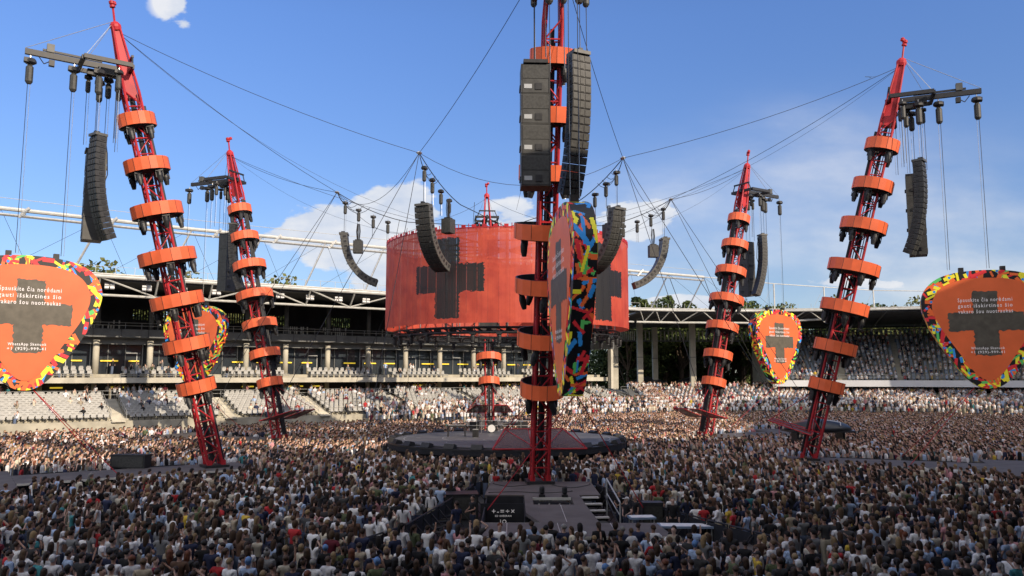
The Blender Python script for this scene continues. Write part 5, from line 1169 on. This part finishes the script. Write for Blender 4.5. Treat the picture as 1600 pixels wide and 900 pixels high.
def mass(name, places, protos, label, cat, sw=SW):
    # places: (x, y, z, rz, protoset)
    Vs = []; Cs = []; LT = []; LI = []; off = 0
    for (x, y, z, rz, ps) in places:
        V_, F, K = ps[RNG.integers(len(ps))]; c, s_ = math.cos(rz), math.sin(rz); k = RNG.uniform(.88, 1.07); kx = k*RNG.uniform(.95, 1.12)
        q = np.empty_like(V_); lx = RNG.normal(0, .03); vx = V_[:, 0]*kx+lx*(V_[:, 2]-.9); vy = V_[:, 1]*kx+RNG.normal(0, .04)*(V_[:, 2]-.9); q[:, 0] = vx*c-vy*s_+x; q[:, 1] = vx*s_+vy*c+y; q[:, 2] = V_[:, 2]*k+z
        pal = np.stack([SKC[RNG.integers(4)]*RNG.uniform(.8, 1.1)*(1.5 if y > 50 else 1), SCOL[RNG.choice(15, p=sw)]*RNG.uniform(.75, 1.15), TC[RNG.integers(4)], HCOL[RNG.choice(7, p=HW)]*RNG.uniform(.7, 1.3)*(1.6 if y > 50 else 1)]).clip(0, .8)  # far crowd: skin and hair lightened, low sunlight put into the colour
        Vs.append(q); Cs.append(pal[K]); LT.append((F, off)); off += len(V_)
    V_ = np.concatenate(Vs); Cc = np.concatenate(Cs); loops = []; starts = []; tot = []; cache = {}
    n = 0
    for F, o in LT:
        key = id(F)
        if key not in cache: cache[key] = (np.array([a for f in F for a in f]), np.array([len(f) for f in F]))
        li, ln = cache[key]; loops.append(li+o); tot.append(ln)
    loops = np.concatenate(loops); tot = np.concatenate(tot); starts = np.concatenate([[0], np.cumsum(tot)[:-1]])
    me = bpy.data.meshes.new(name); me.vertices.add(len(V_)); me.vertices.foreach_set('co', V_.ravel().astype(np.float32)); me.loops.add(len(loops)); me.loops.foreach_set('vertex_index', loops.astype(np.int32))
    me.polygons.add(len(tot)); me.polygons.foreach_set('loop_start', starts.astype(np.int32)); me.polygons.foreach_set('loop_total', tot.astype(np.int32)); me.polygons.foreach_set('use_smooth', np.ones(len(tot), bool))
    me.update(calc_edges=True); ca = me.color_attributes.new('Col', 'FLOAT_COLOR', 'POINT'); ca.data.foreach_set('color', np.concatenate([Cc, np.ones((len(Cc), 1))], 1).ravel().astype(np.float32))
    me.materials.append(M['crowd']); o = bpy.data.objects.new(name, me); COL.objects.link(o); tag(o, label, cat, kind='stuff'); print(name, len(places), len(V_)); return o
def inpoly(x, y, poly):
    c = False; j = len(poly)-1
    for i in range(len(poly)):
        xi, yi = poly[i]; xj, yj = poly[j]
        if (yi > y) != (yj > y) and x < (xj-xi)*(y-yi)/(yj-yi)+xi: c = not c
        j = i
    return c
PEN = [(-5.6, 29.0), (-4.5, 32), (-3.2, 39), (-2.4, 43.8), (-1.5, 45.0), (4.6, 45.0), (4.95, 44.1), (6.2, 38.4), (8.3, 33.4), (10.0, 29.4), (9.9, 28.3), (5.9, 29.2), (5.9, 29.3), (-1.2, 29.3)]
def blocked(x, y):
    if inpoly(x, y, PEN): return True
    if (x-C.x)**2+(y-C.y)**2 < (10.2 if y > 62 else 10.9)**2: return True
    for k, (a, R) in MAST.items():
        if k == 'N': 
            if abs(x-1.5) < 1 and abs(y-44.2) < 1.2: return True
            continue
        o = Vector((math.cos(rad(a)), math.sin(rad(a)))); d = Vector((x, y))-C.xy; q = d.dot(o); l = abs(d.dot(Vector((-o.y, o.x))))
        l2 = d.dot(Vector((-o.y, o.x)))*(1 if k in ('LN', 'LF') else -1)
        if 20.8 < q < 34 and -2.6 < l2 < 4.4 or 33.6 < q < 39 and l < 7: return True
    if abs(x-27) < 3 and abs(y-70.5) < 2 or abs(x-16.5) < 3.3 and abs(y-62) < 1.9: return True
    q = Vector((x, y))-A0
    if q.dot(N0) > (-1.2 if q.dot(U0) < 29.5 else -2.9) and q.dot(U0) < 78: return True
    for i in range(len(EDGE)-1):
        a, c = EDGE[i], EDGE[i+1]; d = (c-a).normalized(); w_ = Vector((x, y))-a
        if -.5 < w_.dot(d) < (c-a).length+.5 and w_.dot(Vector((-d.y, d.x))) > -2.9: return True
    return False
pl = []; y = 26.9
while y < 128:
    dy = .72 if y < 60 else .68; dx = .62 if y < 60 else .66
    x = -(.665*y+1)
    while x < .665*y+1:
        xx = x+RNG.uniform(-.2, .2); yy_ = y+RNG.uniform(-.2, .2)
        if not blocked(xx, yy_) and RNG.random() < (.93 if math.sin(xx*.9+math.sin(yy_*.7)*2)+math.sin(yy_*1.1+xx*.4) > -1.1 else .55):
            rz = math.atan2(-(C.x-xx), C.y-yy_)+RNG.normal(0, .45)
            if RNG.random() < .05: rz += 2
            pl.append((xx, yy_, 0, rz, NEARP if yy_ < 44 else MINI))
        x += dx
    y += dy
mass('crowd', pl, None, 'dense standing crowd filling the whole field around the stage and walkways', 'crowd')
# spectators in the stands
pls = []
for p, k, s, n in LEFTSEATS:
    pr_ = {0: .16, 1: .13, 2: .0}[k]
    blockn = math.sin(s*.21+1)*.5+.5
    if k == 0: pr_ = .04+.30*blockn*(n > 3)+.10*(s > 50)+(.35 if n < 1.5 and s > 10 else 0)+(.35 if n < 2.5 and s > 40 else 0)
    if RNG.random() < pr_: pls.append((p[0], p[1], p[2], RZL+PI+RNG.normal(0, .3), MINIS))
for s in np.arange(S0+1, S1-1, .55):
    for n, z, q in ((9.6, 4.31, .75), (10.4, 4.31, .5), (12.6, 7.26, .16)):
        if RNG.random() < q*(.6+.5*math.sin(s*.35)): p = L(s+RNG.uniform(-.2, .2), n+RNG.uniform(-.2, .2), z); pls.append((p[0], p[1], p[2], RZL+PI+RNG.normal(0, .7), MINI))
SWB = SW*np.array([2.4, .5, .6, .8, 1.3, 1, .5, 1.4, .8, 1.5, .8, 1, 1, .8, 2]); SWB /= SWB.sum()
for r in (0, 1, 2, 3):
    for s in np.arange(30.3, S1, .55):
        if RNG.random() < .9: p = L(s+RNG.uniform(-.15, .15), -.8*r+.4, ZF-.5*r); pls.append((p[0], p[1], p[2], RZL+PI+RNG.normal(0, .4), MINI))
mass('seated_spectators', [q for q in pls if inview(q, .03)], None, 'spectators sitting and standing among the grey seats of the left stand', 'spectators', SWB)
prs = []
for p, k, t_, r_ in rsp:
    if k == 0: q = .8 if t_ < 4.4 else (.18 if r_ > 3 and 4.9 < t_ < 6.2 else .72)
    else: q = .7 if t_ > 3.2 else .6
    if RNG.random() < q: prs.append((p[0], p[1], p[2], rzof(p)+PI+RNG.normal(0, .3), MINIS))
for t_ in np.arange(.3, T1, .045):
    for n in (9.6, 10.6, 11.6):
        if RNG.random() < .55: p = Ef(t_, n, 4.32); prs.append((p[0], p[1], p[2], rzof(p)+PI+RNG.normal(0, .7), MINI))
for r in (0, 1, 2, 3):
    for t_ in np.arange(.02, T1, .042):
        if RNG.random() < .9: p = Ef(t_+RNG.uniform(0, .01), -.8*r+.4, ZF-.5*r); prs.append((p[0], p[1], p[2], rzof(p)+PI+RNG.normal(0, .4), MINI))
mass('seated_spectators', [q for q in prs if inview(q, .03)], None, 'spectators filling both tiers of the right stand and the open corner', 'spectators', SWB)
# small cloths/details: a distant aircraft is too faint; a bird near the right
b = MB(); b.add([(0,0,0),(.9,.1,.22),(1.0,-.15,.2),(.1,-.25,0),(-.9,.1,.12),(-1.0,-.15,.1),(-.05,.35,.0),(.05,.35,0),(0,0,-.1)], [(0,1,2,3),(0,3,5,4),(0,6,7),(0,3,8)], M['rail']); o = b.build('gull'); o.location = (55.5, 117.5, 53.0); o.scale = (.9,)*3; tag(o, 'small pale gull gliding in the sky left of the right front mast', 'bird')
me_ = [o for o in bpy.data.objects]
print('OBJECTS', len(me_))
